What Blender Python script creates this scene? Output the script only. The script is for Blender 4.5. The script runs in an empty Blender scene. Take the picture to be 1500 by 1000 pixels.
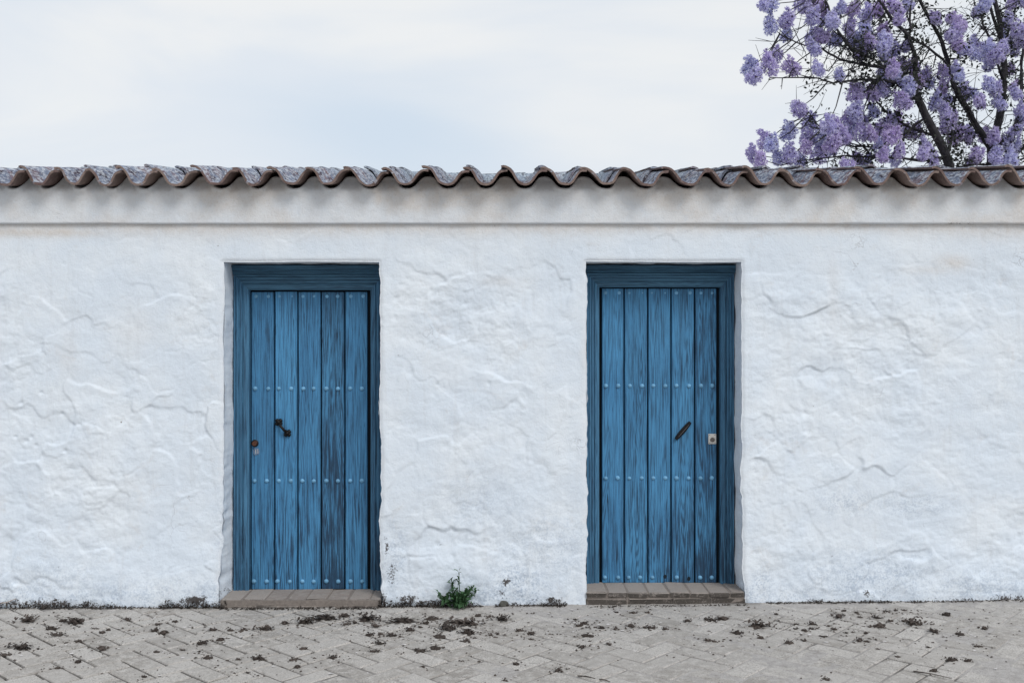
import bpy, math, random
import numpy as np
from mathutils import Vector, Matrix, noise as mnoise

random.seed(7)
np.random.seed(7)
R = math.radians
sc = bpy.context.scene
col = sc.collection
D = 6.125            # camera to wall face
CH = 1.62            # camera height
S = 0.0042           # metres per photo pixel on the wall face
F = D / S            # focal length in photo pixels

# ------------------------------------------------------------------ camera
cam_d = bpy.data.cameras.new('camera')
cam_d.lens = 35.0
cam_d.sensor_width = 36.0
cam_d.clip_end = 2000
cam = bpy.data.objects.new('camera', cam_d)
cam.location = (0, -D, CH)
cam.rotation_euler = (R(90), 0, 0)
col.objects.link(cam)
sc.camera = cam

# ------------------------------------------------------------------ sky and sun
SUN_EL, SUN_AZ = 46.0, 146.0
w = bpy.data.worlds.new('World')
sc.world = w
w.use_nodes = True
nt = w.node_tree
nt.nodes.clear()


def nd(nt, typ, **kw):
    n = nt.nodes.new(typ)
    for k, v in kw.items():
        if k.startswith('i_'):
            n.inputs[k[2:].replace('_', ' ')].default_value = v
        else:
            setattr(n, k, v)
    return n


def lk(nt, a, b):
    nt.links.new(a, b)


def mth(nt, op, a, b=None, c=None, clamp=False):
    n = nt.nodes.new('ShaderNodeMath')
    n.operation = op
    n.use_clamp = clamp
    for i, v in enumerate((a, b, c)):
        if v is None:
            continue
        if isinstance(v, (int, float)):
            n.inputs[i].default_value = v
        else:
            nt.links.new(v, n.inputs[i])
    return n.outputs[0]


def mixc(nt, fac, a, b, mode='MIX'):
    n = nt.nodes.new('ShaderNodeMix')
    n.data_type = 'RGBA'
    n.blend_type = mode
    for sock, v in ((n.inputs[0], fac), (n.inputs[6], a), (n.inputs[7], b)):
        if isinstance(v, (int, float)):
            sock.default_value = v
        elif isinstance(v, (tuple, list)):
            sock.default_value = tuple(v) + ((1,) if len(v) == 3 else ())
        else:
            nt.links.new(v, sock)
    return n.outputs[2]


def mapr(nt, v, a, b, c=0.0, d=1.0):
    n = nt.nodes.new('ShaderNodeMapRange')
    n.interpolation_type = 'SMOOTHSTEP'
    nt.links.new(v, n.inputs[0])
    for i, x in enumerate((a, b, c, d)):
        n.inputs[i + 1].default_value = x
    return n.outputs[0]


def mapping(nt, vec, scale=(1, 1, 1), loc=(0, 0, 0)):
    n = nt.nodes.new('ShaderNodeMapping')
    n.inputs['Scale'].default_value = scale
    n.inputs['Location'].default_value = loc
    nt.links.new(vec, n.inputs[0])
    return n.outputs[0]


def noise(nt, vec, scale, detail=4, rough=0.55, dist=0.0):
    n = nt.nodes.new('ShaderNodeTexNoise')
    n.inputs['Scale'].default_value = scale
    n.inputs['Detail'].default_value = detail
    n.inputs['Roughness'].default_value = rough
    n.inputs['Distortion'].default_value = dist
    nt.links.new(vec, n.inputs['Vector'])
    return n.outputs[0]


tc = nd(nt, 'ShaderNodeTexCoord')
sky = nd(nt, 'ShaderNodeTexSky', sky_type='NISHITA', sun_disc=False)
sky.sun_elevation = R(SUN_EL)
sky.sun_rotation = R(SUN_AZ)
sky.altitude = 50
sky.dust_density = 2.0
bg_sky = nd(nt, 'ShaderNodeBackground', i_Strength=0.10)
lk(nt, sky.outputs[0], bg_sky.inputs[0])
# broken high cloud over it
v = mapping(nt, tc.outputs['Generated'], (1.0, 1.0, 3.6))
n1 = noise(nt, v, 1.7, 5, 0.5, 0.5)
v2 = mapping(nt, tc.outputs['Generated'], (1.0, 1.0, 5.0), (3.1, 0.4, 0.9))
n2 = noise(nt, v2, 3.2, 4, 0.45, 0.3)
cloud_tone = mixc(nt, mapr(nt, n1, 0.40, 0.62), (0.86, 0.87, 0.87), (0.745, 0.795, 0.855))
# a thinner gap in the cloud, low over the roof to the left of centre
geo = tc.outputs['Generated']
vm = nd(nt, 'ShaderNodeVectorMath', operation='SUBTRACT')
lk(nt, geo, vm.inputs[0])
vm.inputs[1].default_value = (-0.115, 0.965, 0.205)
gap = mapping(nt, vm.outputs[0], (6.2, 1.0, 15.0))
ln = nd(nt, 'ShaderNodeVectorMath', operation='LENGTH')
lk(nt, gap, ln.inputs[0])
gd = mth(nt, 'ADD', ln.outputs['Value'], mth(nt, 'MULTIPLY', mth(nt, 'SUBTRACT', n2, 0.5), 1.3))
gapm = mth(nt, 'MULTIPLY', mapr(nt, gd, 1.25, 0.1), 0.75)
cloud = mixc(nt, gapm, cloud_tone, (0.60, 0.705, 0.82))
bg_c = nd(nt, 'ShaderNodeBackground', i_Strength=0.99)
lk(nt, cloud, bg_c.inputs[0])
mx = nd(nt, 'ShaderNodeMixShader')
mx.inputs[0].default_value = 0.92
lk(nt, bg_sky.outputs[0], mx.inputs[1])
lk(nt, bg_c.outputs[0], mx.inputs[2])
out = nd(nt, 'ShaderNodeOutputWorld')
lk(nt, mx.outputs[0], out.inputs[0])

sun_d = bpy.data.lights.new('sun', 'SUN')
sun_d.energy = 1.5
sun_d.angle = R(22)
sun_d.color = (1.0, 0.97, 0.93)
sun = bpy.data.objects.new('sun', sun_d)
az = R(SUN_AZ)   # Nishita: rotation measured clockwise from +Y
sdir = Vector((math.sin(az) * math.cos(R(SUN_EL)), math.cos(az) * math.cos(R(SUN_EL)), math.sin(R(SUN_EL))))
sun.rotation_euler = sdir.to_track_quat('Z', 'Y').to_euler()
sun.location = (4, -6, 9)
col.objects.link(sun)

sc.view_settings.view_transform = 'Standard'
sc.view_settings.look = 'None'
sc.view_settings.exposure = 0.10
sc.view_settings.gamma = 1.0
sc.view_settings.use_curve_mapping = False


# ------------------------------------------------------------------ helpers
def P(px, py, dep=0.0):
    """point seen at photo pixel (px, py), dep metres behind the wall face"""
    k = (D + dep) / D
    return Vector(((px - 750) * S * k, dep, CH - (py - 500) * S * k))


def zg(x):
    x = np.clip(x, -5, 5)
    return 0.003 + 0.0075 * x + 0.001 * x * x


def G(px, py):
    """ground point at photo pixel"""
    d = CH * F / (py - 500)
    for _ in range(3):
        X = (px - 750) / F * d
        d = (CH - float(zg(X))) * F / (py - 500)
    return Vector(((px - 750) / F * d, d - D, float(zg(X))))


def tag(o, label=None, cat=None, group=None, kind=None):
    if label: o['label'] = label
    if cat: o['category'] = cat
    if group: o['group'] = group
    if kind: o['kind'] = kind
    return o


def empty(name, loc=(0, 0, 0), parent=None):
    o = bpy.data.objects.new(name, None)
    o.location = loc
    o.empty_display_size = 0.1
    col.objects.link(o)
    if parent: o.parent = parent
    return o


def mesh_data(name, verts, faces, mat, smooth=False):
    me = bpy.data.meshes.new(name)
    me.from_pydata([tuple(v) for v in verts], [], [tuple(f) for f in faces])
    me.materials.append(mat)
    if smooth:
        me.polygons.foreach_set('use_smooth', [True] * len(me.polygons))
    me.update()
    return me


def link(name, me, parent=None, loc=None):
    o = bpy.data.objects.new(name, me)
    if loc is not None: o.location = loc
    col.objects.link(o)
    if parent: o.parent = parent
    return o


def fast_mesh(name, V, Q, mat, smooth=True):
    """V (n,3), Q (m,4) numpy"""
    me = bpy.data.meshes.new(name)
    me.vertices.add(len(V))
    me.vertices.foreach_set('co', np.asarray(V, dtype=np.float32).ravel())
    m = len(Q)
    k = Q.shape[1]
    me.loops.add(m * k)
    me.loops.foreach_set('vertex_index', Q.astype(np.int32).ravel())
    me.polygons.add(m)
    me.polygons.foreach_set('loop_start', np.arange(0, m * k, k, dtype=np.int32))
    me.polygons.foreach_set('use_smooth', np.full(m, smooth))
    me.materials.append(mat)
    me.update(calc_edges=True)
    me.validate()
    return me


class MB:
    def __init__(s):
        s.v, s.f = [], []

    def box(s, x0, x1, y0, y1, z0, z1, bev=0.0):
        if bev <= 0:
            n = len(s.v)
            s.v += [(x, y, z) for z in (z0, z1) for y in (y0, y1) for x in (x0, x1)]
            s.f += [tuple(n + i for i in q) for q in ((0, 2, 3, 1), (4, 5, 7, 6), (0, 1, 5, 4), (2, 6, 7, 3), (0, 4, 6, 2), (1, 3, 7, 5))]
            return
        b = bev
        n = len(s.v)
        loops = []
        for z, ins in ((z0, b), (z0 + b, 0), (z1 - b, 0), (z1, b)):
            a0, a1, c0, c1 = x0 + ins, x1 - ins, y0 + ins, y1 - ins
            e = b if ins == 0 else b * 0.5
            lp = [(a0 + e, c0, z), (a1 - e, c0, z), (a1, c0 + e, z), (a1, c1 - e, z), (a1 - e, c1, z), (a0 + e, c1, z), (a0, c1 - e, z), (a0, c0 + e, z)]
            loops.append([n + len(s.v) - n + i for i in range(8)])
            s.v += lp
        for a, c in zip(loops, loops[1:]):
            for i in range(8):
                j = (i + 1) % 8
                s.f.append((a[i], a[j], c[j], c[i]))
        s.f.append(tuple(reversed(loops[0])))
        s.f.append(tuple(loops[-1]))

    def tube(s, pts, rads, n=8, cap=True):
        pts = [Vector(p) for p in pts]
        rings = []
        up = Vector((0.13, 0.2, 0.97))
        for i, p in enumerate(pts):
            t = (pts[min(i + 1, len(pts) - 1)] - pts[max(i - 1, 0)]).normalized()
            a = t.cross(up)
            if a.length < 1e-3: a = t.cross(Vector((1, 0, 0)))
            a.normalize()
            b = t.cross(a)
            r = rads[i] if hasattr(rads, '__len__') else rads
            ring = []
            for k in range(n):
                an = 2 * math.pi * k / n
                ring.append(len(s.v))
                s.v.append(tuple(p + (a * math.cos(an) + b * math.sin(an)) * r))
            rings.append(ring)
        for a, b in zip(rings, rings[1:]):
            for k in range(n):
                j = (k + 1) % n
                s.f.append((a[k], a[j], b[j], b[k]))
        if cap:
            s.f.append(tuple(reversed(rings[0])))
            s.f.append(tuple(rings[-1]))

    def dome(s, c, r, h, n=10, rings=4, axis='y'):
        """low dome facing -y, base at c"""
        prev = None
        for i in range(rings + 1):
            a = math.pi / 2 * i / rings
            rr, hh = r * math.cos(a), h * math.sin(a)
            if i == rings:
                top = len(s.v)
                s.v.append((c[0], c[1] - h, c[2]))
                for k in range(n):
                    s.f.append((prev[k], prev[(k + 1) % n], top))
                break
            ring = []
            for k in range(n):
                an = 2 * math.pi * k / n
                ring.append(len(s.v))
                s.v.append((c[0] + rr * math.cos(an), c[1] - hh, c[2] + rr * math.sin(an)))
            if prev:
                for k in range(n):
                    j = (k + 1) % n
                    s.f.append((prev[k], prev[j], ring[j], ring[k]))
            prev = ring

    def blob(s, c, r, seed=0, n=8, m=5, rough=0.25, sq=(1, 1, 1)):
        rnd = random.Random(seed)
        rings = []
        for i in range(m + 1):
            th = math.pi * i / m
            if i in (0, m):
                rings.append([len(s.v)])
                s.v.append((c[0], c[1], c[2] + r * sq[2] * math.cos(th)))
                continue
            ring = []
            for k in range(n):
                an = 2 * math.pi * k / n
                rr = r * (1 + rnd.uniform(-rough, rough))
                ring.append(len(s.v))
                s.v.append((c[0] + rr * sq[0] * math.sin(th) * math.cos(an), c[1] + rr * sq[1] * math.sin(th) * math.sin(an), c[2] + rr * sq[2] * math.cos(th)))
            rings.append(ring)
        for a, b in zip(rings, rings[1:]):
            for k in range(n):
                j = (k + 1) % n
                if len(a) == 1: s.f.append((a[0], b[k], b[j]))
                elif len(b) == 1: s.f.append((a[k], b[0], a[j]))
                else: s.f.append((a[k], b[k], b[j], a[j]))

    def build(s, name, mat, parent=None, smooth=False, loc=None):
        return link(name, mesh_data(name, s.v, s.f, mat, smooth), parent, loc)


def hash2(ix, iz, seed):
    n = (ix.astype(np.int64) * 374761393 + iz.astype(np.int64) * 668265263 + seed * 1442695041) & 0xFFFFFFFF
    n = ((n ^ (n >> 13)) * 1274126177) & 0xFFFFFFFF
    n = n ^ (n >> 16)
    return (n & 0xFFFFFF) / float(0xFFFFFF)


def vnoise(x, z, f, seed=0):
    x = x * f + 1000.3
    z = z * f + 1000.7
    ix, iz = np.floor(x), np.floor(z)
    fx, fz = x - ix, z - iz
    ux = fx * fx * fx * (fx * (fx * 6 - 15) + 10)
    uz = fz * fz * fz * (fz * (fz * 6 - 15) + 10)
    a, b = hash2(ix, iz, seed), hash2(ix + 1, iz, seed)
    c, d = hash2(ix, iz + 1, seed), hash2(ix + 1, iz + 1, seed)
    return (a * (1 - ux) + b * ux) * (1 - uz) + (c * (1 - ux) + d * ux) * uz - 0.5


def fbm(x, z, f, oct=4, seed=0, g=0.5):
    t, a = 0, 1.0
    for o in range(oct):
        c, s_ = math.cos(o * 0.7), math.sin(o * 0.7)
        t = t + a * vnoise(x * c - z * s_, x * s_ + z * c, f * 2 ** o, seed + o * 17)
        a *= g
    return t


def sstep(a, b, x):
    t = np.clip((x - a) / (b - a), 0, 1)
    return t * t * (3 - 2 * t)


# ------------------------------------------------------------------ materials
def mat(name):
    m = bpy.data.materials.new(name)
    m.use_nodes = True
    t = m.node_tree
    b = t.nodes['Principled BSDF']
    b.inputs['Specular IOR Level'].default_value = 0.25
    return m, t, b


def bump(t, b, h, strength, dist):
    n = nd(t, 'ShaderNodeBump')
    n.inputs['Strength'].default_value = strength
    n.inputs['Distance'].default_value = dist
    lk(t, h, n.inputs['Height'])
    lk(t, n.outputs[0], b.inputs['Normal'])
    return n


def flat_mat(name, c, rough=0.85, metal=0.0, var=0.25, nscale=30, bmp=0.2, bd=0.003):
    m, t, b = mat(name)
    tcn = nd(t, 'ShaderNodeTexCoord')
    oi = nd(t, 'ShaderNodeObjectInfo')
    n = noise(t, tcn.outputs['Object'], nscale, 4, 0.6)
    k = mth(t, 'ADD', mth(t, 'MULTIPLY', mth(t, 'SUBTRACT', n, 0.5), var * 2.4), mth(t, 'MULTIPLY', mth(t, 'SUBTRACT', oi.outputs['Random'], 0.5), var))
    lo = tuple(x * (1 - 0.7 * var) * 0.75 for x in c)
    hi = tuple(min(1, x * (1 + var)) for x in c)
    lk(t, mixc(t, mth(t, 'ADD', k, 0.5, clamp=True), lo, hi), b.inputs['Base Color'])
    b.inputs['Roughness'].default_value = rough
    b.inputs['Metallic'].default_value = metal
    bump(t, b, n, bmp, bd)
    return m


# whitewash
M_WALL, t, b = mat('whitewashed plaster')
geo = nd(t, 'ShaderNodeNewGeometry').outputs['Position']
att = nd(t, 'ShaderNodeAttribute', attribute_name='marks')
sep = nd(t, 'ShaderNodeSeparateColor')
lk(t, att.outputs['Color'], sep.inputs[0])
stain, tan, blue = sep.outputs[0], sep.outputs[1], sep.outputs[2]
na = noise(t, geo, 2.2, 5, 0.6)
nb = noise(t, geo, 14, 5, 0.65)
nc = noise(t, geo, 90, 4, 0.7)
ne = noise(t, geo, 260, 3, 0.7)
basec = mixc(t, mapr(t, na, 0.35, 0.7), (0.70, 0.775, 0.865), (0.77, 0.825, 0.885))
basec = mixc(t, mth(t, 'MULTIPLY', mapr(t, nb, 0.5, 0.8), 0.35), basec, (0.66, 0.72, 0.80))
basec = mixc(t, mth(t, 'MULTIPLY', mapr(t, noise(t, geo, 5.5, 6, 0.7, 0.6), 0.56, 0.74), 0.34), basec, (0.60, 0.585, 0.58))
basec = mixc(t, mth(t, 'MULTIPLY', tan, mapr(t, nb, 0.2, 0.75, 0.55, 1.0)), basec, (0.62, 0.57, 0.525))
# grainy wear of the old band
wearb = mth(t, 'MULTIPLY', mapr(t, nc, 0.5, 0.68), mth(t, 'MULTIPLY', tan, 0.35))
basec = mixc(t, wearb, basec, (0.38, 0.35, 0.33))
basec = mixc(t, mth(t, 'MULTIPLY', blue, mapr(t, mth(t, 'ADD', mth(t, 'MULTIPLY', nc, 0.6), mth(t, 'MULTIPLY', nb, 0.4)), 0.44, 0.60)), basec, (0.27, 0.35, 0.47))
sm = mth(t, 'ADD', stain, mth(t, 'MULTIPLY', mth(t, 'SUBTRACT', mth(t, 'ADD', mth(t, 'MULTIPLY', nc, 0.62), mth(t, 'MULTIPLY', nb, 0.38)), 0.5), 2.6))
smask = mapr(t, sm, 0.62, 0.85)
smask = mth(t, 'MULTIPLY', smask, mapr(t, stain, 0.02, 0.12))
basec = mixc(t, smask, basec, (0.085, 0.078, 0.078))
# scattered pinhead specks and fine cracks
voc = nd(t, 'ShaderNodeTexVoronoi', feature='F1')
voc.inputs['Scale'].default_value = 5.0
voc.inputs['Randomness'].default_value = 1.0
lk(t, geo, voc.inputs['Vector'])
speck = mapr(t, voc.outputs['Distance'], 0.030, 0.014)
basec = mixc(t, mth(t, 'MULTIPLY', speck, mapr(t, na, 0.4, 0.55)), basec, (0.20, 0.18, 0.17))
warp = nd(t, 'ShaderNodeVectorMath', operation='ADD')
nw = nd(t, 'ShaderNodeTexNoise')
nw.inputs['Scale'].default_value = 3.0
nw.inputs['Detail'].default_value = 5
lk(t, geo, nw.inputs['Vector'])
lk(t, geo, warp.inputs[0])
lk(t, nw.outputs['Color'], warp.inputs[1])
vce = nd(t, 'ShaderNodeTexVoronoi', feature='DISTANCE_TO_EDGE')
vce.inputs['Scale'].default_value = 2.1
lk(t, warp.outputs[0], vce.inputs['Vector'])
crack = mth(t, 'MULTIPLY', mapr(t, vce.outputs['Distance'], 0.012, 0.003), mapr(t, noise(t, geo, 2.6, 3, 0.5), 0.58, 0.72))
basec = mixc(t, mth(t, 'MULTIPLY', crack, 0.35), basec, (0.33, 0.32, 0.33))
rain = noise(t, mapping(t, geo, (1, 1, 0.09)), 16, 4, 0.6)
basec = mixc(t, mth(t, 'MULTIPLY', mapr(t, rain, 0.54, 0.72), 0.22), basec, (0.56, 0.59, 0.63))
fl = noise(t, geo, 7.5, 6, 0.75, 1.2)
basec = mixc(t, mth(t, 'MULTIPLY', mapr(t, fl, 0.585, 0.60), 0.20), basec, (0.60, 0.66, 0.74))
lk(t, basec, b.inputs['Base Color'])
b.inputs['Roughness'].default_value = 0.9
hh = mth(t, 'ADD', mth(t, 'MULTIPLY', nb, 1.0), mth(t, 'ADD', mth(t, 'MULTIPLY', nc, 0.45), mth(t, 'MULTIPLY', ne, 0.16)))
hh = mth(t, 'SUBTRACT', hh, mth(t, 'MULTIPLY', crack, 0.4))
bump(t, b, hh, 0.55, 0.010)


# blue painted wood: object colour r = wear 0..1, g = brightness
def wood_mat(name, axis='z', lightc=(0.076, 0.272, 0.50), midc=(0.036, 0.150, 0.315), dark=(0.016, 0.038, 0.075)):
    m, t, b = mat(name)
    tcn = nd(t, 'ShaderNodeTexCoord')
    oi = nd(t, 'ShaderNodeObjectInfo')
    ocs = nd(t, 'ShaderNodeSeparateColor')
    lk(t, oi.outputs['Color'], ocs.inputs[0])
    spz = nd(t, 'ShaderNodeSeparateXYZ')
    lk(t, nd(t, 'ShaderNodeNewGeometry').outputs['Position'], spz.inputs[0])
    wear = mth(t, 'ADD', ocs.outputs[0], mapr(t, spz.outputs[2], 1.15, 0.1, 0.0, 0.26))
    off = nd(t, 'ShaderNodeVectorMath', operation='ADD')
    lk(t, tcn.outputs['Object'], off.inputs[0])
    cmb = nd(t, 'ShaderNodeCombineXYZ')
    lk(t, mth(t, 'MULTIPLY', oi.outputs['Random'], 37.0), cmb.inputs[1])
    lk(t, mth(t, 'MULTIPLY', oi.outputs['Random'], 11.0), cmb.inputs[2 if axis == 'z' else 0])
    lk(t, cmb.outputs[0], off.inputs[1])
    sq = (1, 1, 0.045) if axis == 'z' else (0.045, 1, 1)
    sf = (1, 1, 0.022) if axis == 'z' else (0.022, 1, 1)
    vlong = mapping(t, off.outputs[0], sq)
    vfine = mapping(t, off.outputs[0], sf)
    # growth rings cut lengthwise: bands of a slow noise field
    slow = noise(t, vlong, 10, 2, 0.4, 0.15)
    rings = mth(t, 'FRACT', mth(t, 'MULTIPLY', slow, 40.0))
    rings = mapr(t, mth(t, 'ABSOLUTE', mth(t, 'SUBTRACT', rings, 0.5)), 0.08, 0.42)
    fine = noise(t, vfine, 190, 4, 0.75)
    streak = noise(t, vlong, 70, 5, 0.7)
    patch = noise(t, mapping(t, off.outputs[0], (1, 1, 0.4) if axis == 'z' else (0.4, 1, 1)), 4.2, 5, 0.6, 0.4)
    grain = mth(t, 'ADD', mth(t, 'MULTIPLY', rings, 0.13), mth(t, 'ADD', mth(t, 'MULTIPLY', fine, 1.15), mth(t, 'MULTIPLY', streak, 0.62)))
    c = mixc(t, mapr(t, patch, 0.30, 0.70), mixc(t, 0.5, midc, lightc), lightc)
    c = mixc(t, mapr(t, grain, 0.74, 1.12), mixc(t, 0.62, c, dark), c)
    # worn, dark fibres
    wv = mth(t, 'ADD', mth(t, 'MULTIPLY', mth(t, 'SUBTRACT', 1.00, grain), 1.5), mth(t, 'MULTIPLY', mth(t, 'SUBTRACT', patch, 0.5), -1.0))
    wv = mth(t, 'ADD', wv, mth(t, 'SUBTRACT', mth(t, 'MULTIPLY', wear, 0.75), 0.32))
    c = mixc(t, mapr(t, wv, 0.16, 0.62, 0.0, 0.85), c, dark)
    c = mixc(t, 1.0, c, mixc(t, ocs.outputs[1], (0.35, 0.35, 0.35), (1.15, 1.15, 1.15)), 'MULTIPLY')
    # short drying cracks along the grain
    cr = noise(t, mapping(t, off.outputs[0], (1, 1, 0.055) if axis == 'z' else (0.055, 1, 1)), 95, 2, 0.5)
    crm = mapr(t, cr, 0.70, 0.76)
    c = mixc(t, mth(t, 'MULTIPLY', crm, 0.85), c, (0.008, 0.014, 0.026))
    lk(t, c, b.inputs['Base Color'])
    b.inputs['Roughness'].default_value = 0.62
    b.inputs['Specular IOR Level'].default_value = 0.3
    bump(t, b, mth(t, 'SUBTRACT', grain, mth(t, 'MULTIPLY', crm, 1.2)), 0.55, 0.0035)
    return m


M_WOOD = wood_mat('weathered blue plank paint')
M_FRAME = wood_mat('weathered blue frame paint', lightc=(0.085, 0.24, 0.40), midc=(0.05, 0.155, 0.28))
M_HEAD = wood_mat('weathered blue head paint', 'x', (0.085, 0.22, 0.35), (0.05, 0.145, 0.24))
M_STUD = flat_mat('painted nail heads', (0.155, 0.36, 0.56), 0.5, 0, 0.35, 120, 0.3, 0.001)
M_DARK = flat_mat('painted gap and hole shade', (0.012, 0.02, 0.03), 0.9)  # shade of plank gaps and nail holes put into the colour
M_IRON = flat_mat('black wrought iron', (0.02, 0.018, 0.018), 0.45, 0.6, 0.5, 120, 0.5, 0.002)
M_RUST = flat_mat('rusty lock', (0.10, 0.045, 0.03), 0.8, 0.3, 0.4, 150)
M_PLATE = flat_mat('pale lock plate', (0.68, 0.66, 0.63), 0.45, 0.3, 0.12, 80)
M_GREYM = flat_mat('dull grey metal', (0.16, 0.14, 0.13), 0.5, 0.6, 0.2, 80)
M_SCRAPE = flat_mat('scraped grey paint', (0.13, 0.20, 0.31), 0.8, 0.0, 0.6, 60)

# roof tiles
M_TILE, t, b = mat('lichened clay tile')
g_ = nd(t, 'ShaderNodeNewGeometry')
oi = nd(t, 'ShaderNodeObjectInfo')
pos = g_.outputs['Position']
rnd3 = nd(t, 'ShaderNodeVectorMath', operation='ADD')
cmb = nd(t, 'ShaderNodeCombineXYZ')
lk(t, mth(t, 'MULTIPLY', oi.outputs['Random'], 9.0), cmb.inputs[0])
lk(t, pos, rnd3.inputs[0])
lk(t, cmb.outputs[0], rnd3.inputs[1])
clay = mixc(t, oi.outputs['Random'], (0.135, 0.088, 0.085), (0.24, 0.18, 0.16))
clay = mixc(t, mapr(t, noise(t, pos, 40, 4, 0.6), 0.4, 0.7, 0, 0.6), clay, (0.25, 0.20, 0.175))
sx = nd(t, 'ShaderNodeSeparateXYZ')
lk(t, g_.outputs['Normal'], sx.inputs[0])
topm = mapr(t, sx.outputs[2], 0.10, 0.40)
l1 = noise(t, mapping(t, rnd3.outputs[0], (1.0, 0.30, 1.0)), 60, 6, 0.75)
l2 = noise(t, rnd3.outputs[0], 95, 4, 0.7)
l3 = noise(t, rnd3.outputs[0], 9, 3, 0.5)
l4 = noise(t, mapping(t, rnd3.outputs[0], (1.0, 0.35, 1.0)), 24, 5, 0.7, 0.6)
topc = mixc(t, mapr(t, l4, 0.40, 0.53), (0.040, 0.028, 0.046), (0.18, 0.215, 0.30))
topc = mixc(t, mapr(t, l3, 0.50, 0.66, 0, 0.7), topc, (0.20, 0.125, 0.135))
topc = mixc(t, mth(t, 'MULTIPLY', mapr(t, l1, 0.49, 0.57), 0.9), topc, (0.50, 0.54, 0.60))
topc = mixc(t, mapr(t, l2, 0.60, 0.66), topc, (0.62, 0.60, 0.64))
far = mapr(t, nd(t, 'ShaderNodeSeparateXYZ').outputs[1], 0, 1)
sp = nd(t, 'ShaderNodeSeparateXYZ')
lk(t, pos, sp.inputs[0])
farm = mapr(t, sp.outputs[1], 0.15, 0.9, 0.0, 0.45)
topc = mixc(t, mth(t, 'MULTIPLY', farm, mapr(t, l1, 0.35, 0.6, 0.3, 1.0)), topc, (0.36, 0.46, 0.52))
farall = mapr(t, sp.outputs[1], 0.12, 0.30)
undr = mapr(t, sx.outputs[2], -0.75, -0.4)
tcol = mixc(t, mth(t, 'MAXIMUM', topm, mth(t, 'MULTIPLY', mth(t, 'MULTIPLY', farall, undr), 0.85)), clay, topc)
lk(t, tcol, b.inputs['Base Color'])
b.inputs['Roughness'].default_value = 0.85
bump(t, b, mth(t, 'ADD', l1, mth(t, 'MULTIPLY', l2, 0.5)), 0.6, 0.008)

# paving
M_BRICK, t, b = mat('dusty paving brick')
g_ = nd(t, 'ShaderNodeNewGeometry')
oi = nd(t, 'ShaderNodeObjectInfo')
pos = g_.outputs['Position']
p1 = noise(t, pos, 2.4, 4, 0.6)
p2 = noise(t, pos, 20, 5, 0.65)
p3 = noise(t, pos, 120, 4, 0.7)
bc = mixc(t, oi.outputs['Random'], (0.30, 0.282, 0.262), (0.49, 0.472, 0.45))
bc = mixc(t, mapr(t, p2, 0.42, 0.66, 0, 0.8), bc, (0.52, 0.50, 0.48))
bc = mixc(t, mapr(t, noise(t, pos, 11, 6, 0.75, 0.8), 0.54, 0.68, 0, 0.6), bc, (0.20, 0.187, 0.175))
bc = mixc(t, mapr(t, p3, 0.48, 0.62, 0, 0.75), bc, (0.19, 0.178, 0.168))
bc = mixc(t, mapr(t, p1, 0.40, 0.66, 0, 0.45), bc, (0.42, 0.405, 0.39))
lk(t, bc, b.inputs['Base Color'])
b.inputs['Roughness'].default_value = 0.95
bump(t, b, mth(t, 'ADD', p2, mth(t, 'MULTIPLY', p3, 0.4)), 0.7, 0.008)

M_SAND, t, b = mat('joint sand and dust')
g_ = nd(t, 'ShaderNodeNewGeometry')
pos = g_.outputs['Position']
p1 = noise(t, pos, 3.2, 5, 0.6)
p2 = noise(t, pos, 26, 5, 0.7)
p3 = noise(t, pos, 150, 4, 0.7)
att = nd(t, 'ShaderNodeAttribute', attribute_name='marks')
sep = nd(t, 'ShaderNodeSeparateColor')
lk(t, att.outputs['Color'], sep.inputs[0])
sdc = mixc(t, mapr(t, p2, 0.35, 0.65), (0.34, 0.325, 0.315), (0.44, 0.425, 0.415))
sdc = mixc(t, mapr(t, p3, 0.50, 0.66, 0, 0.7), sdc, (0.20, 0.187, 0.178))
sdc = mixc(t, mth(t, 'MULTIPLY', sep.outputs[0], mapr(t, p2, 0.3, 0.6, 0.5, 1.0)), sdc, (0.060, 0.054, 0.050))
sdc = mixc(t, mapr(t, noise(t, pos, 11, 6, 0.75, 0.8), 0.54, 0.68, 0, 0.6), sdc, (0.21, 0.197, 0.185))
lk(t, sdc, b.inputs['Base Color'])
b.inputs['Roughness'].default_value = 1.0
bump(t, b, mth(t, 'ADD', p2, mth(t, 'MULTIPLY', p3, 0.5)), 0.7, 0.008)

M_GROUND = flat_mat('far dusty ground', (0.33, 0.315, 0.295), 1.0, 0, 0.25, 0.6)
M_STEP, t, b = mat('doorstep brick')
g_ = nd(t, 'ShaderNodeNewGeometry')
oi = nd(t, 'ShaderNodeObjectInfo')
pos = g_.outputs['Position']
sx = nd(t, 'ShaderNodeSeparateXYZ')
lk(t, g_.outputs['Normal'], sx.inputs[0])
p2 = noise(t, pos, 22, 5, 0.65)
p3 = noise(t, pos, 110, 4, 0.7)
bc = mixc(t, oi.outputs['Random'], (0.26, 0.225, 0.205), (0.36, 0.325, 0.30))
bc = mixc(t, mapr(t, p2, 0.4, 0.7), bc, (0.33, 0.30, 0.275))
bc = mixc(t, mapr(t, p3, 0.5, 0.7, 0, 0.5), bc, (0.20, 0.17, 0.155))
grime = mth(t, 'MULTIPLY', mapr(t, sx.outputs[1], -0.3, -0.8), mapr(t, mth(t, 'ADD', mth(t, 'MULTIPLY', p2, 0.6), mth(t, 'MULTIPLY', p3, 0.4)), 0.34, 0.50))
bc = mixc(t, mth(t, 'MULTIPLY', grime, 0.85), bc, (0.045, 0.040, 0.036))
lk(t, bc, b.inputs['Base Color'])
b.inputs['Roughness'].default_value = 0.95
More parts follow.
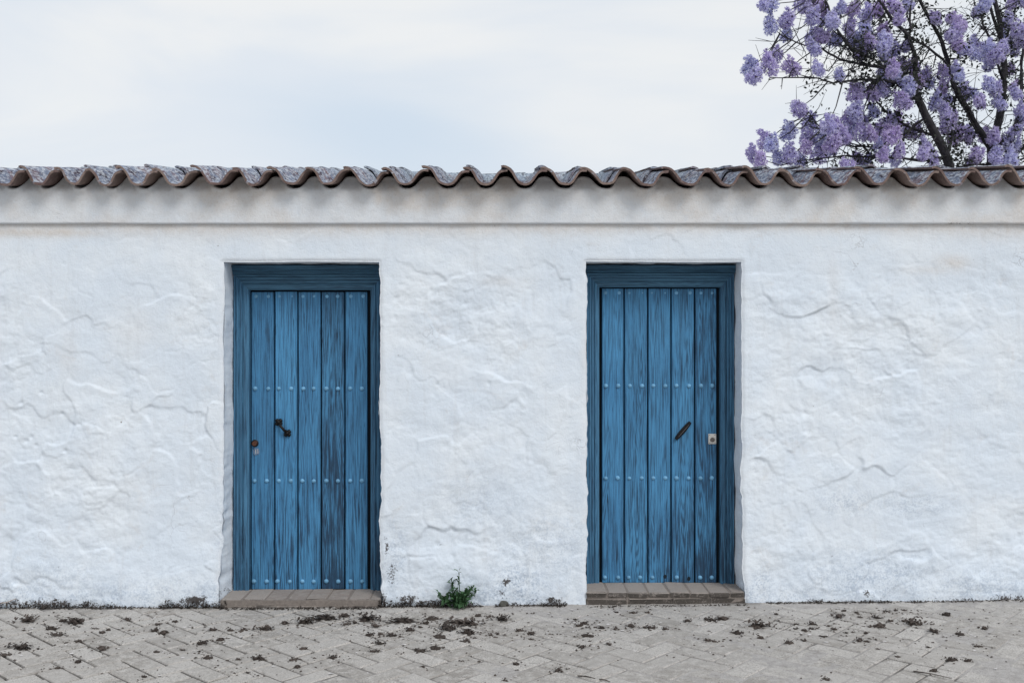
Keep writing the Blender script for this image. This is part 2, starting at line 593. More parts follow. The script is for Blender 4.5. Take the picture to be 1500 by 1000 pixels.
bump(t, b, mth(t, 'ADD', p2, mth(t, 'MULTIPLY', p3, 0.5)), 0.8, 0.01)
M_MORTAR = flat_mat('step mortar', (0.24, 0.21, 0.19), 1.0, 0, 0.4, 60, 0.6, 0.006)

M_LITTER = flat_mat('dried brown blossom', (0.064, 0.052, 0.046), 0.9, 0, 0.6, 60, 0.5)
M_PETAL = flat_mat('bleached petals', (0.62, 0.60, 0.60), 0.8, 0, 0.2, 60)
M_MOSS = flat_mat('dead dark weed', (0.045, 0.038, 0.034), 1.0, 0, 0.6, 40)
M_GREEN = flat_mat('thistle leaf green', (0.038, 0.088, 0.038), 0.6, 0, 0.6, 30, 0.3)
M_BARK = flat_mat('dark bark', (0.040, 0.038, 0.044), 0.9, 0, 0.5, 14, 0.8, 0.02)
M_LEAF = flat_mat('dark leaf and bud', (0.034, 0.040, 0.034), 0.8, 0, 0.6, 3, 0.1)
M_STONE = flat_mat('small dark stone', (0.10, 0.10, 0.09), 0.9, 0, 0.3, 60, 0.6)
M_STICK = flat_mat('bleached twig', (0.40, 0.36, 0.34), 0.9, 0, 0.3, 60)

M_FLOWER, t, b = mat('lavender blossom')
att = nd(t, 'ShaderNodeAttribute', attribute_name='tone')
sep = nd(t, 'ShaderNodeSeparateColor')
lk(t, att.outputs['Color'], sep.inputs[0])
oi = nd(t, 'ShaderNodeObjectInfo')
pale = mixc(t, oi.outputs['Random'], (0.82, 0.85, 1.0), (0.82, 0.76, 0.97))
deep = mixc(t, oi.outputs['Random'], (0.50, 0.50, 0.80), (0.52, 0.40, 0.70))
fc = mixc(t, sep.outputs[0], deep, pale)
fc = mixc(t, sep.outputs[1], fc, (0.10, 0.07, 0.13))
lk(t, fc, b.inputs['Base Color'])
b.inputs['Roughness'].default_value = 0.7
trl = nd(t, 'ShaderNodeBsdfTranslucent')
lk(t, fc, trl.inputs[0])
ms = nd(t, 'ShaderNodeMixShader')
ms.inputs[0].default_value = 0.40
lk(t, b.outputs[0], ms.inputs[1])
lk(t, trl.outputs[0], ms.inputs[2])
lk(t, ms.outputs[0], t.nodes['Material Output'].inputs[0])

# ------------------------------------------------------------------ ground sheet to the horizon
gx = np.array([-400, -120, -40, -12, -5, -3, -1.5, 0, 1.5, 3, 5, 12, 40, 120, 400.])
gy = np.array([-400, -120, -40, -12, -3, 0.5, 3, 12, 40, 120, 400.])
XX, YY = np.meshgrid(gx, gy)
V = np.stack([XX, YY, zg(XX) - 0.035], -1).reshape(-1, 3)
nx, ny = len(gx), len(gy)
idx = np.arange(nx * ny).reshape(ny, nx)
Q = np.stack([idx[:-1, :-1], idx[:-1, 1:], idx[1:, 1:], idx[1:, :-1]], -1).reshape(-1, 4)
ground = link('ground', fast_mesh('ground', V, Q, M_GROUND))
tag(ground, kind='structure')

# ------------------------------------------------------------------ brick pavement
pave = empty('pavement', (0, -1, 0))
tag(pave, kind='structure')


def dust(x, y):
    """height of dust and joint sand relative to brick tops"""
    cover = sstep(-2.3, 1.2, x + 1.2 * fbm(x, y, 0.7, 3, 5))
    d = -0.0090 + 0.0064 * cover
    d = d + 0.0050 * fbm(x, y, 1.9, 4, 11) + 0.0020 * fbm(x, y, 14, 3, 21)
    d = d + 0.004 * sstep(-0.35, -0.02, y)
    return np.minimum(d, 0.0035)


def undul(x, y):
    return 0.006 * fbm(x, y, 0.9, 3, 41) * sstep(0.0, -0.4, y)


xs = np.arange(-4.6, 4.601, 0.0125)
ys = np.concatenate([np.arange(-3.6, -1.6, 0.05), np.arange(-1.6, 0.05, 0.0125)])
XX, YY = np.meshgrid(xs, ys)
ZZ = zg(XX) + undul(XX, YY) + dust(XX, YY)
V = np.stack([XX, YY, ZZ], -1).reshape(-1, 3)
idx = np.arange(XX.size).reshape(XX.shape)
Q = np.stack([idx[:-1, :-1], idx[:-1, 1:], idx[1:, 1:], idx[1:, :-1]], -1).reshape(-1, 4)
me = fast_mesh('joint_sand', V, Q, M_SAND)
# dirt lodged in the joints (deeper sand is darker, damp soil), and along the foot of the wall
dk = sstep(-0.002, -0.0065, ZZ - zg(XX) - undul(XX, YY)) * 0.95
dk = np.maximum(dk, 0.8 * sstep(-0.09, -0.0, YY) * sstep(-0.05, 0.3, fbm(XX, YY, 3, 3, 71)))
ca = me.color_attributes.new('marks', 'FLOAT_COLOR', 'POINT')
ca.data.foreach_set('color', np.stack([dk, dk * 0, dk * 0, dk * 0 + 1], -1).astype(np.float32).ravel())
o = link('joint_sand', me, pave, (0, 1, 0))
tag(o, kind='stuff')

BL, BW, BT = 0.25, 0.125, 0.05
brick_meshes = []
for k in range(6):
    rnd = random.Random(k + 50)
    mb = MB()
    g = 0.0055
    mb.box(-BL / 2 + g, BL / 2 - g, -BW / 2 + g, BW / 2 - g, -BT, 0, 0.005)
    vv = []
    for (x, y, z) in mb.v:
        vv.append((x + rnd.uniform(-.002, .002), y + rnd.uniform(-.002, .002), z + rnd.uniform(-.0015, .0015)))
    brick_meshes.append(mesh_data('brick', vv, mb.f, M_BRICK))
ca45, sa45 = math.cos(R(47)), math.sin(R(47))
bricks = []
for iy in range(-60, 61):
    for ix in range(-60, 61):
        m4 = (ix - iy) % 4
        if m4 == 0: cx, cy, a = ix + 1.0, iy + 0.5, 0
        elif m4 == 3: cx, cy, a = ix + 0.5, iy + 1.0, 90
        else: continue
        cx, cy = cx * BW, cy * BW
        X, Y = cx * ca45 - cy * sa45, cx * sa45 + cy * ca45
        if -4.3 < X < 4.3 and -3.3 < Y < 0.02:
            bricks.append((X, Y, a + 47))
scored = []
for (X, Y, a) in bricks:
    depth = D + Y
    vis = Y > -1.55 and depth > 0.5 and abs(X) / depth < 0.535
    scored.append(((1 if vis else 0), -depth, X, Y, a))
scored.sort(key=lambda q: (-q[0], -q[1]))
rest = MB()
cnt = 0
for vis, nd_, X, Y, a in scored:
    z = float(zg(X) + undul(np.array([X]), np.array([Y]))[0])
    tx, ty = random.gauss(0, 0.006), random.gauss(0, 0.006)
    z += random.gauss(0, 0.0012)
    if vis and cnt < 298:
        o = bpy.data.objects.new('brick', random.choice(brick_meshes))
        o.location = (X, Y + 1, z)
        o.rotation_euler = (tx, ty, R(a + random.gauss(0, 0.8)))
        col.objects.link(o)
        o.parent = pave
        cnt += 1
    else:
        Mx = Matrix.Translation((X, Y + 1, z)) @ Matrix.Rotation(R(a), 4, 'Z')
        me = random.choice(brick_meshes)
        n0 = len(rest.v)
        rest.v += [tuple(Mx @ v_.co) for v_ in me.vertices]
        rest.f += [tuple(n0 + i for i in p.vertices) for p in me.polygons]
if rest.v:
    tag(rest.build('bricks_beyond', M_BRICK, pave), kind='stuff')

# ------------------------------------------------------------------ building
house = empty('whitewashed_building', (0, 0, 0))
tag(house, 'low whitewashed rubble building with two blue plank doors and a clay tiled eave', 'building')

WX = 4.6
ZB = -0.12
Z1 = P(0, 330).z + 0.012          # wall top, hidden behind the cornice lip
OL = (P(328, 0).x, P(556, 0).x)
OR = (P(857.5, 0).x, P(1086.5, 0).x)
ZT = P(0, 383.5).z
STEP = 0.008


def seg(a, b):
    n = max(2, int(round((b - a) / STEP)))
    return list(np.linspace(a, b, n + 1))[:-1]


ux = np.array(seg(-WX, OL[0]) + seg(OL[0], OL[1]) + seg(OL[1], OR[0]) + seg(OR[0], OR[1]) + seg(OR[1], WX) + [WX])
uz = np.array(seg(ZB, ZT) + seg(ZT, Z1) + [Z1])
U, Zg = np.meshgrid(ux, uz)


def edge_wob(z, k):
    amp = 0.006 + 0.006 * sstep(1.4, 0.2, z)
    w_ = amp * 1.7 * fbm(z, z * 0 + k * 3.7, 7.0, 4, 90 + k, 0.6) + 0.0018 * fbm(z, z * 0 + k * 1.7, 30, 3, 95 + k, 0.7)
    low = sstep(0.42, 0.0, z)
    if k == 0: w_ = w_ - 0.024 * low - 0.004 * sstep(1.9, 0.8, z)
    if k == 1: w_ = w_ + 0.014 * low * (0.6 + fbm(z, z * 0, 16, 2, 5)) + 0.004 * sstep(1.9, 0.8, z)
    if k == 2: w_ = w_ + 0.010 * sstep(2.06, 2.0, z)
    if k == 3: w_ = w_ + 0.016 * sstep(0.5, 0.0, z)
    return w_


X = U.copy()
edges = [OL[0], OL[1], OR[0], OR[1]]
for k, e in enumerate(edges):
    X += edge_wob(np.minimum(Zg, ZT), k) * np.exp(-((U - e) / 0.10) ** 2) * sstep(ZT + 0.12, ZT, Zg)
Z = Zg.copy()
for (a, c) in (OL, OR):
    inside = sstep(a - 0.05, a, U) * sstep(c + 0.05, c, U)
    Z += (0.004 * fbm(U, U * 0 + 2, 7, 3, 33)) * inside * np.exp(-((Zg - ZT) / 0.06) ** 2)

# rubble stones under many coats of whitewash
def stones(x, z, sz, seed):
    rnd = np.random.RandomState(seed)
    xw = x + 0.35 * sz * fbm(x, z, 1.3 / sz, 3, seed + 1) * 1.6
    zw = z + 0.35 * sz * fbm(x, z, 1.3 / sz, 3, seed + 2) * 1.6
    pts = []
    nxs, nzs = int(2 * WX / sz) + 2, int(2.7 / (sz * 0.7)) + 2
    for j in range(nzs):
        for i in range(nxs):
            pts.append((-WX + (i + 0.5 * (j % 2) + rnd.uniform(-.42, .42)) * sz, -0.2 + (j + rnd.uniform(-.42, .42)) * sz * 0.7))
    pts = np.array(pts)
    hgt = rnd.normal(0, 1, len(pts))
    tx, tz = rnd.normal(0, 1, len(pts)), rnd.normal(0, 1, len(pts))
    shp = xw.shape
    xf, zf = xw.ravel(), zw.ravel()
    d1 = np.full(xf.shape, 9.0)
    d2 = np.full(xf.shape, 9.0)
    best = np.zeros(xf.shape, int)
    for i, (px_, pz_) in enumerate(pts):
        msk = np.where((np.abs(xf - px_) < 1.6 * sz) & (np.abs(zf - pz_) < 1.4 * sz))[0]
        d = np.hypot(xf[msk] - px_, (zf[msk] - pz_) * 1.3)
        near = d < d1[msk]
        sec = (~near) & (d < d2[msk])
        m1, m2 = msk[near], msk[sec]
        d2[m1] = d1[m1]
        d1[m1] = d[near]
        best[m1] = i
        d2[m2] = d[sec]
    e = (d2 - d1) / sz
    face = hgt[best] * 0.5 + ((xf - pts[best, 0]) * tx[best] + (zf - pts[best, 1]) * tz[best]) / sz * 1.1
    return face.reshape(shp), e.reshape(shp)


f1, e1 = stones(X, Z, 0.34, 3)
f2, e2 = stones(X, Z, 0.17, 8)
body = sstep(2.22, 1.85, Z)                                # smoother strip under the cornice
rough = sstep(-0.22, 0.22, fbm(X, Z, 1.1, 3, 60)) * 0.7 + 0.3
brkup = 0.5 + 0.6 * sstep(-0.12, 0.22, fbm(X, Z, 3.1, 3, 500))
h = 0.0054 * brkup * f1 * sstep(0.0, 0.045, e1) - 0.0012 * sstep(0.08, 0.0, e1)
h += (0.0028 * f2 * sstep(0.0, 0.05, e2) - 0.0006 * sstep(0.1, 0.0, e2)) * sstep(0.0, 0.25, fbm(X, Z, 1.4, 2, 77))
# flaked layers of wash: crisp little ledges
lay = fbm(X, Z, 2.6, 6, 120, 0.62) * 7.0
fr = lay - np.floor(lay)
h += 0.0024 * (np.floor(lay) + sstep(0.90, 1.0, fr)) * sstep(0.0, 0.25, fbm(X, Z, 1.7, 3, 130))
lay = fbm(X, Z * 1.7, 5.0, 5, 220, 0.6) * 6.0
fr = lay - np.floor(lay)
h += 0.0015 * (np.floor(lay) + sstep(0.85, 1.0, fr)) * sstep(-0.05, 0.2, fbm(X, Z, 1.3, 3, 231))
h += 0.016 * fbm(X, Z, 1.3, 3, 61) + 0.0034 * fbm(X, Z * 1.3, 8, 5, 62, 0.6) + 0.0015 * fbm(X, Z, 45, 3, 63, 0.7)
h = h * (0.30 + 0.70 * body) * (0.55 + 0.45 * rough)
# trowel-smoothed rounding where the whitewash turns into the door openings
dist = np.full(X.shape, 9.0)
for (a, c) in (OL, OR):
    dx = np.maximum(np.maximum(a - U, U - c), 0)
    dz = np.maximum(Zg - ZT, 0)
    dist = np.minimum(dist, np.hypot(dx, dz))
h = h * (0.35 + 0.65 * sstep(0.0, 0.10, dist))
h = h - 0.009 * np.exp(-(dist / 0.012) ** 2)
# swelling at the foot of the wall and broken plaster beside the left door
h += 0.020 * sstep(0.45, 0.0, Z)
brk = np.exp(-(((X - P(566, 0).x) / 0.05) ** 2)) * sstep(0.40, 0.15, Z)
h -= brk * (0.010 + 0.018 * np.clip(fbm(X, Z, 11, 3, 140), -.3, .5))
Yw = -h
# pale pits
for (px_, py_, r_) in ((30, 590, 5), (60, 575, 4), (45, 640, 5), (52, 652, 4), (38, 646, 5), (90, 605, 4), (95, 660, 4), (22, 640, 4), (716, 562, 4), (640, 797, 6), (640, 563, 3)):
    p = P(px_, py_)
    Yw += 0.010 * np.exp(-(((X - p.x) ** 2 + (Z - p.z) ** 2) / (r_ * S * 0.6) ** 2))

# marks on the wash: r moss, dirt and dark pit and ledge marks, g tan undercoat, b bluish damp scrape
stain = np.zeros(X.shape)
tan_ = np.zeros(X.shape)
blu = np.zeros(X.shape)


def spot(arr, px_, py_, rx, ry, v):
    p = P(px_, py_)
    d = ((X - p.x) / (rx * S)) ** 2 + ((Z - p.z) / (ry * S)) ** 2
    np.maximum(arr, v * np.exp(-d), out=arr)


base_n = sstep(-0.25, 0.35, fbm(X, Z * 0, 1.6, 3, 150))
stain = np.maximum(stain, (0.42 + 0.40 * base_n) * np.exp(-((Z - zg(X)) / (0.018 + 0.03 * base_n)) ** 2))
for a in ((30, 882, 45, 10, .8), (80, 882, 45, 12, .85), (135, 884, 40, 10, .8), (285, 878, 35, 12, .9), (325, 872, 10, 26, .7), (328, 830, 6, 30, .55),
          (566, 800, 7, 24, .75), (575, 840, 14, 26, .75), (563, 875, 8, 12, .8), (600, 876, 30, 12, .8), (640, 880, 30, 8, .8),
          (742, 850, 10, 14, .8), (735, 870, 16, 16, .62), (760, 862, 34, 26, .34), (812, 880, 22, 10, .85), (1210, 880, 70, 8, .75),
          (1268, 868, 8, 12, .85), (1275, 872, 16, 10, .6), (1360, 876, 40, 8, .5), (1105, 862, 12, 14, .35), (85, 830, 10, 3, .5), (645, 798, 12, 3, .55),
          (760, 600, 5, 2, .5), (700, 872, 10, 8, .4), (1215, 815, 14, 8, .45), (830, 550, 8, 3, .4), (55, 648, 16, 5, .45), (95, 665, 6, 4, .5), (60, 580, 18, 6, .3),
          (40, 720, 20, 3, .25), (300, 730, 25, 3, .3), (790, 520, 25, 2, .2), (1090, 840, 6, 20, .35)):
    spot(stain, *a)
for a in ((760, 860, 45, 40, .75), (800, 800, 80, 60, .35), (1280, 850, 110, 45, .55), (1340, 740, 60, 22, .4), (1240, 735, 50, 20, .45), (1115, 855, 20, 22, .6),
          (580, 820, 20, 60, .5), (80, 850, 80, 40, .35), (330, 800, 14, 80, .4), (1000, 880, 40, 10, .3), (700, 740, 70, 50, .25), (1430, 860, 90, 30, .5), (220, 870, 90, 20, .35)):
    spot(blu, *a)
blu = np.maximum(blu, (0.42 + 0.5 * fbm(X, Z, 2.2, 3, 400)) * np.exp(-((Z - zg(X)) / 0.17) ** 2))
stain = np.maximum(stain, (0.38 + 0.55 * fbm(X, Z, 2.5, 3, 410)) * np.exp(-((Z - zg(X)) / 0.10) ** 2))
tan_ = 0.85 * np.exp(-((Z1 - Z) / (0.075 + 0.05 * fbm(X, Z * 0, 1.2, 3, 170))) ** 2)
tan_ = np.maximum(tan_, 0.9 * sstep(-2.2, -2.8, X) * np.exp(-((Z - P(0, 340).z) / 0.035) ** 2))
tan_ = np.maximum(tan_, 0.16 * np.exp(-(dist / 0.022) ** 2))
for a in ((1395, 385, 26, 12, .6), (1370, 395, 50, 7, .35), (730, 412, 30, 8, .3), (200, 480, 30, 30, .15), (100, 520, 14, 40, .22), (1220, 430, 8, 60, .2), (860, 520, 8, 50, .35)):
    spot(tan_, *a)

nzr, nxc = X.shape
idx = np.arange(nzr * nxc).reshape(nzr, nxc)
Q = np.stack([idx[:-1, :-1], idx[:-1, 1:], idx[1:, 1:], idx[1:, :-1]], -1)
um, zm = (ux[:-1] + ux[1:]) / 2, (uz[:-1] + uz[1:]) / 2
UM, ZM = np.meshgrid(um, zm)
hole = (((UM > OL[0]) & (UM < OL[1])) | ((UM > OR[0]) & (UM < OR[1]))) & (ZM < ZT)
Q = Q[~hole].reshape(-1, 4)
V = [np.stack([X, Yw, Z], -1).reshape(-1, 3)]
MK = [np.stack([stain, tan_, blu], -1).reshape(-1, 3)]
QQ = [Q]
nv = nzr * nxc
# the reveals of the two openings
jt = int(np.argmin(np.abs(uz - ZT)))
for (a, c) in (OL, OR):
    ia, ic = int(np.argmin(np.abs(ux - a))), int(np.argmin(np.abs(ux - c)))
    path = [(j, ia) for j in range(0, jt)] + [(jt, i) for i in range(ia, ic)] + [(j, ic) for j in range(jt, -1, -1)]
    pi = np.array([idx[p] for p in path])
    P0 = V[0][pi]
    prev = pi
    ysteps = (0.016, 0.05, 0.09, 0.14, 0.19, 0.262)
    for q, yy in enumerate(ysteps):
        ring = P0.copy()
        s_ = np.arange(len(path)) * 0.008
        nz_ = fbm(s_, np.full(len(s_), yy * 2.2), 9, 4, 200 + ia) * 0.014
        ins = np.zeros((len(path), 2))
        for n_, (j, i) in enumerate(path):
            if i == ia and j < jt: ins[n_] = (-1, 0)
            elif i == ic and j <= jt: ins[n_] = (1, 0)
            else: ins[n_] = (0, 1)
        # pull towards a clean line at the frame
        tt = yy / 0.262
        tgt = np.stack([np.where(ins[:, 0] < 0, a + 0.002, np.where(ins[:, 0] > 0, c - 0.002, P0[:, 0])), np.where(ins[:, 1] > 0, ZT, P0[:, 2])], -1)
        ring[:, 0] = P0[:, 0] * (1 - tt) + tgt[:, 0] * tt + ins[:, 0] * (0.002 + nz_)
        ring[:, 2] = P0[:, 2] * (1 - tt) + tgt[:, 1] * tt + ins[:, 1] * (0.002 + nz_ * 0.6)
        ring[:, 1] = yy
        V.append(ring)
        mk = np.zeros((len(path), 3))
        mk[:, 1] = np.where(ins[:, 1] > 0, 0.40, 0.0 + 0.25 * fbm(s_, s_ * 0, 3, 3, 7)) + (0.12 if a > 0 else 0) * (ins[:, 0] > 0)
        mk[:, 0] = 0.6 * sstep(0.30, 0.05, ring[:, 2]) * (ins[:, 1] == 0)
        mk[:, 2] = 0.1 * (ins[:, 1] == 0)
        MK.append(mk)
        cur = np.arange(nv, nv + len(path))
        nv += len(path)
        QQ.append(np.stack([prev[:-1], prev[1:], cur[1:], cur[:-1]], -1))
        prev = cur
# sides and back of the walls
bx = np.array([(-WX, 0, ZB), (-WX, 2.4, ZB), (WX, 2.4, ZB), (WX, 0, ZB), (-WX, 0, 2.5), (-WX, 2.4, 2.5), (WX, 2.4, 2.5), (WX, 0, 2.5)], float)
V.append(bx)
mk = np.zeros((8, 3))
MK.append(mk)
QQ.append(np.array([(0, 4, 5, 1), (1, 5, 6, 2), (2, 6, 7, 3)]) + nv)
me = fast_mesh('wall', np.concatenate(V), np.concatenate(QQ), M_WALL)
mk = np.clip(np.concatenate(MK), 0, 1)
ca = me.color_attributes.new('marks', 'FLOAT_COLOR', 'POINT')
ca.data.foreach_set('color', np.concatenate([mk, np.ones((len(mk), 1))], 1).astype(np.float32).ravel())
link('wall', me, house)

# ------------------------------------------------------------------ eave wave
EY = -0.128
troughs = [8, 57, 107, 155, 203, 257, 317, 371, 427, 480, 540, 593, 655, 711, 769, 830, 892, 950, 1013, 1068, 1120, 1177, 1232, 1289, 1345, 1401, 1453, 1506]
peaks = [33, 83, 130, 176, 228, 286, 346, 396, 453, 508, 565, 624, 684, 740, 798, 856, 915, 975, 1037, 1092, 1146, 1201, 1258, 1314, 1370, 1425, 1479]
kx = (D + EY) / D
ev = [(troughs[0], 0)]
for i, p_ in enumerate(peaks):
    ev.append((p_, 1))
    ev.append((troughs[i + 1], 0))
while ev[0][0] > 750 - WX / S - 40:
    ev.insert(0, (ev[0][0] - random.uniform(24, 29), 1 - ev[0][1]))
while ev[-1][0] < 750 + WX / S + 40:
    ev.append((ev[-1][0] + random.uniform(26, 31), 1 - ev[-1][1]))
evx = np.array([(e[0] - 750) * S * kx for e in ev])
evp = np.cumsum([0] + [0.5] * (len(ev) - 1)) + (0.5 if ev[0][1] else 0)    # trough = integer phase
zt_c, zp_c = P(0, 272.2, EY).z, P(0, 252.0, EY).z
AMP, ZC = (zp_c - zt_c) / 2, (zp_c + zt_c) / 2
TH = 0.014


def wave(x):
    ph = np.interp(x, evx, evp)
    c_ = -np.cos(2 * np.pi * ph)
    return ZC + AMP * np.tanh(1.25 * c_) / math.tanh(1.25)


SL = 0.160
YR = 1.20
# cornice band that fills the tile mouths
xs = np.arange(-WX - 0.02, WX + 0.021, 0.01)
zb = P(0, 328.5).z
rows = []
NR = 34
vv = []
top = wave(xs) - TH * 0.5 + 0.004
line_w = 0.0016 * fbm(xs, xs * 0, 4, 4, 300)
for r in range(-3, NR + 3):
    if r < 0:
        yy = np.full(xs.shape, (0.030, 0.012, -0.014)[r + 3])
        zz = zb + line_w + (0.0, 0.0, 0.0008)[r + 3]
    elif r <= NR:
        tt = r / NR
        zz = zb + 0.006 + line_w * (1 - tt) + (top - zb - 0.006) * tt
        up = sstep(P(0, 284).z, P(0, 262).z, zz)
        yy = -0.022 - 0.003 * tt + 0.045 * up - 0.030 * sstep(0.72, 1.0, np.full(xs.shape, tt)) ** 2 * (1 - up)
        yy = yy + 0.004 * fbm(xs, zz, 4, 4, 310) + 0.0012 * fbm(xs, zz, 40, 3, 311, .7)
    else:
        yy = yy + (0.05 if r == NR + 1 else 0.12)
        zz = top + (0.01 if r == NR + 1 else 0.02)
    vv.append(np.stack([xs, yy, zz], -1))
vv = np.array(vv)
nr, ncx = vv.shape[:2]
idx = np.arange(nr * ncx).reshape(nr, ncx)
Q = np.stack([idx[:-1, :-1], idx[:-1, 1:], idx[1:, 1:], idx[1:, :-1]], -1).reshape(-1, 4)
me = fast_mesh('cornice_band', vv.reshape(-1, 3), Q, M_WALL)
zz = vv[..., 2]
xx = vv[..., 0]
tn = 0.38 + 0.22 * sstep(P(0, 310).z, P(0, 278).z, zz) * (0.75 + 0.6 * fbm(xx, zz, 3, 3, 320)) + 0.35 * sstep(-0.1, 0.3, fbm(xx, zz, 2, 4, 321))
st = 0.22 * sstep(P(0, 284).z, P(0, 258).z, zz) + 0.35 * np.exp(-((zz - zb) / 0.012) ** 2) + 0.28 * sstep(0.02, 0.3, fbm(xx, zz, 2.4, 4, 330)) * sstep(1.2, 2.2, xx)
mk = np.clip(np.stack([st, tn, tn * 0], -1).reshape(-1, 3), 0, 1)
ca = me.color_attributes.new('marks', 'FLOAT_COLOR', 'POINT')
ca.data.foreach_set('color', np.concatenate([mk, np.ones((len(mk), 1))], 1).astype(np.float32).ravel())
link('cornice_band', me, house)

# gable ends and back fill under the roof
for x_ in (-WX + 0.01, WX - 0.13):
    mb = MB()
    a = 0
    for xo in (0, 0.12):
        mb.v += [(x_ + xo, 0.02, 2.3), (x_ + xo, 2.38, 2.3), (x_ + xo, 2.38, 2.52), (x_ + xo, YR, 2.52 + SL * YR), (x_ + xo, 0.02, 2.52)]
    mb.f += [tuple(a + i for i in (0, 1, 2, 3, 4)), tuple(a + 5 + i for i in (4, 3, 2, 1, 0))]
    for i in range(5):
        j = (i + 1) % 5
        mb.f.append((a + i, a + 5 + i, a + 5 + j, a + j))
    mb.build('gable_wall', M_WALL, house)

roof = empty('roof', (0, 0, 0), house)
peak_idx = [i for i, e in enumerate(ev) if e[1] == 1]
tiles_mb = []


def roof_tile(i0, i1, course, back=False):
    """one wavy tile from peak i0 to peak i1"""
    rnd = random.Random(i0 * 31 + course * 7 + (1000 if back else 0))
    x0, x1 = evx[i0], evx[i1]
    p = x1 - x0
    n = 20
    m = 6
    jz = rnd.uniform(-.005, .006)
    jy = rnd.uniform(-.022, .016)
    roll = rnd.uniform(-.035, .035)
    skew = rnd.uniform(-.018, .018)
    jx = 0 if course == 0 else rnd.uniform(-.008, .008)
    lip = rnd.uniform(0.9, 1.8)
    y_front = EY + 0.42 * course + jy
    L = 0.47
    s0 = rnd.random() * 50
    topv, botv = [], []
    for r in range(m):
        t_ = r / (m - 1)
        y = y_front + L * t_
        base = SL * (y - EY) + 0.015 * (1 - t_) * (1 if course else 0.15) + 0.004
        rt, rb = [], []
        for k in range(n + 1):
            s_ = -0.10 + (1.16) * k / n
            x = x0 + p * s_ + jx + skew * t_
            z = float(wave(x - jx - skew * t_))
            lift = TH * 1.05 * (1 - min(1, max(0, (s_ + 0.02) / 0.30))) * lip
            ed = 0.0045 * mnoise.noise(Vector((s0 + k * 0.35, course, r * 0.6)))
            yk = y + (0.010 * mnoise.noise(Vector((s0 + k * 0.5, 7, course))) if r in (0, m - 1) else 0)
            zz_ = z + base + lift + jz + roll * (x - (x0 + x1) / 2) + ed
            # normal of the wave for thickness
            dz = (float(wave(x + 0.004)) - float(wave(x - 0.004))) / 0.008
            nl = math.hypot(1, dz)
            th = TH * (0.95 + 0.25 * mnoise.noise(Vector((s0, k * 0.3, 3)))) * 0.5
            rt.append((x - dz / nl * th, yk, zz_ + th / nl))
            rb.append((x + dz / nl * th, yk, zz_ - th / nl))
        topv.append(rt)
        botv.append(rb)
    V_, F_ = [], []
    W = n + 1
    for rt in topv: V_ += rt
    for rb in botv: V_ += rb
    o_ = m * W
    for r in range(m - 1):
        for k in range(n):
            a = r * W + k
            F_.append((a, a + 1, a + 1 + W, a + W))
            F_.append((o_ + a, o_ + a + W, o_ + a + 1 + W, o_ + a + 1))
    for k in range(n):
        F_.append((k + 1, k, o_ + k, o_ + k + 1))
        a = (m - 1) * W + k
        F_.append((a, a + 1, o_ + a + 1, o_ + a))
    for r in range(m - 1):
        a = r * W
        F_.append((a, a + W, o_ + a + W, o_ + a))
        a = r * W + n
        F_.append((a + W, a, o_ + a, o_ + a + W))
    if back:
        V_ = [(x, 2 * YR - y, z) for (x, y, z) in V_]
    return V_, F_


backmb = MB()
for a, b_ in zip(peak_idx, peak_idx[1:]):
    for course in range(3):
        if evx[b_] > WX + 0.12 or evx[a] < -WX - 0.12: continue
        V_, F_ = roof_tile(a, b_, course)
        me = mesh_data('roof_tile', V_, F_, M_TILE, False)
        link('roof_tile', me, roof)
        V2, F2 = roof_tile(a, b_, course, True)
        n0 = len(backmb.v)
        backmb.v += V2
        backmb.f += [tuple(n0 + i for i in f) for f in F2]
tag(backmb.build('back_slope_tiles', M_TILE, roof), kind='stuff')
# ridge caps
x = -WX - 0.05
k = 0
while x < WX:
    L = random.uniform(0.30, 0.36)
    r0 = 0.098
    zc = wave(np.array([0.0]))[0] * 0 + ZC + SL * (YR - EY) - 0.050 + random.uniform(-.007, .007)
    yc = YR - 0.02 + random.uniform(-.012, .012)
    if 1.5 < x < 2.2: zc += 0.016; yc -= 0.03
    V_, F_ = [], []
    n = 12
    for q, (xx_, rr) in enumerate(((x, r0 * 0.92), (x + L * 0.5, r0 * 0.98), (x + L + 0.04, r0 * 1.06))):
        for th in (0, TH):
            for j in range(n + 1):
                an = math.pi * j / n
                rj = rr - th + 0.003 * mnoise.noise(Vector((j * 0.5, k * 3.3, q)))
                V_.append((xx_, yc - math.cos(an) * rj, zc + math.sin(an) * rj))
    W = n + 1
    for q in range(2):
        for j in range(n):
            a = q * 2 * W + j
            F_.append((a, a + 2 * W, a + 2 * W + 1, a + 1))
            a += W
            F_.append((a, a + 1, a + 2 * W + 1, a + 2 * W))
    for q in (0, 2):
        for j in range(n):
            a = q * 2 * W + j
            F_.append((a, a + 1, a + W + 1, a + W))
    me = mesh_data('ridge_tile', V_, F_, M_TILE, False)
    link('ridge_tile', me, roof)
    x += L
    k += 1


# ------------------------------------------------------------------ doors
def prism(prof, a, b_, mode, ma=0.0, mb_=0.0):
    """profile (u inward, y) swept; jamb: vertical from z=a to b_, mitre ma = dz per u at the top; returns verts/faces via callable"""
    pass


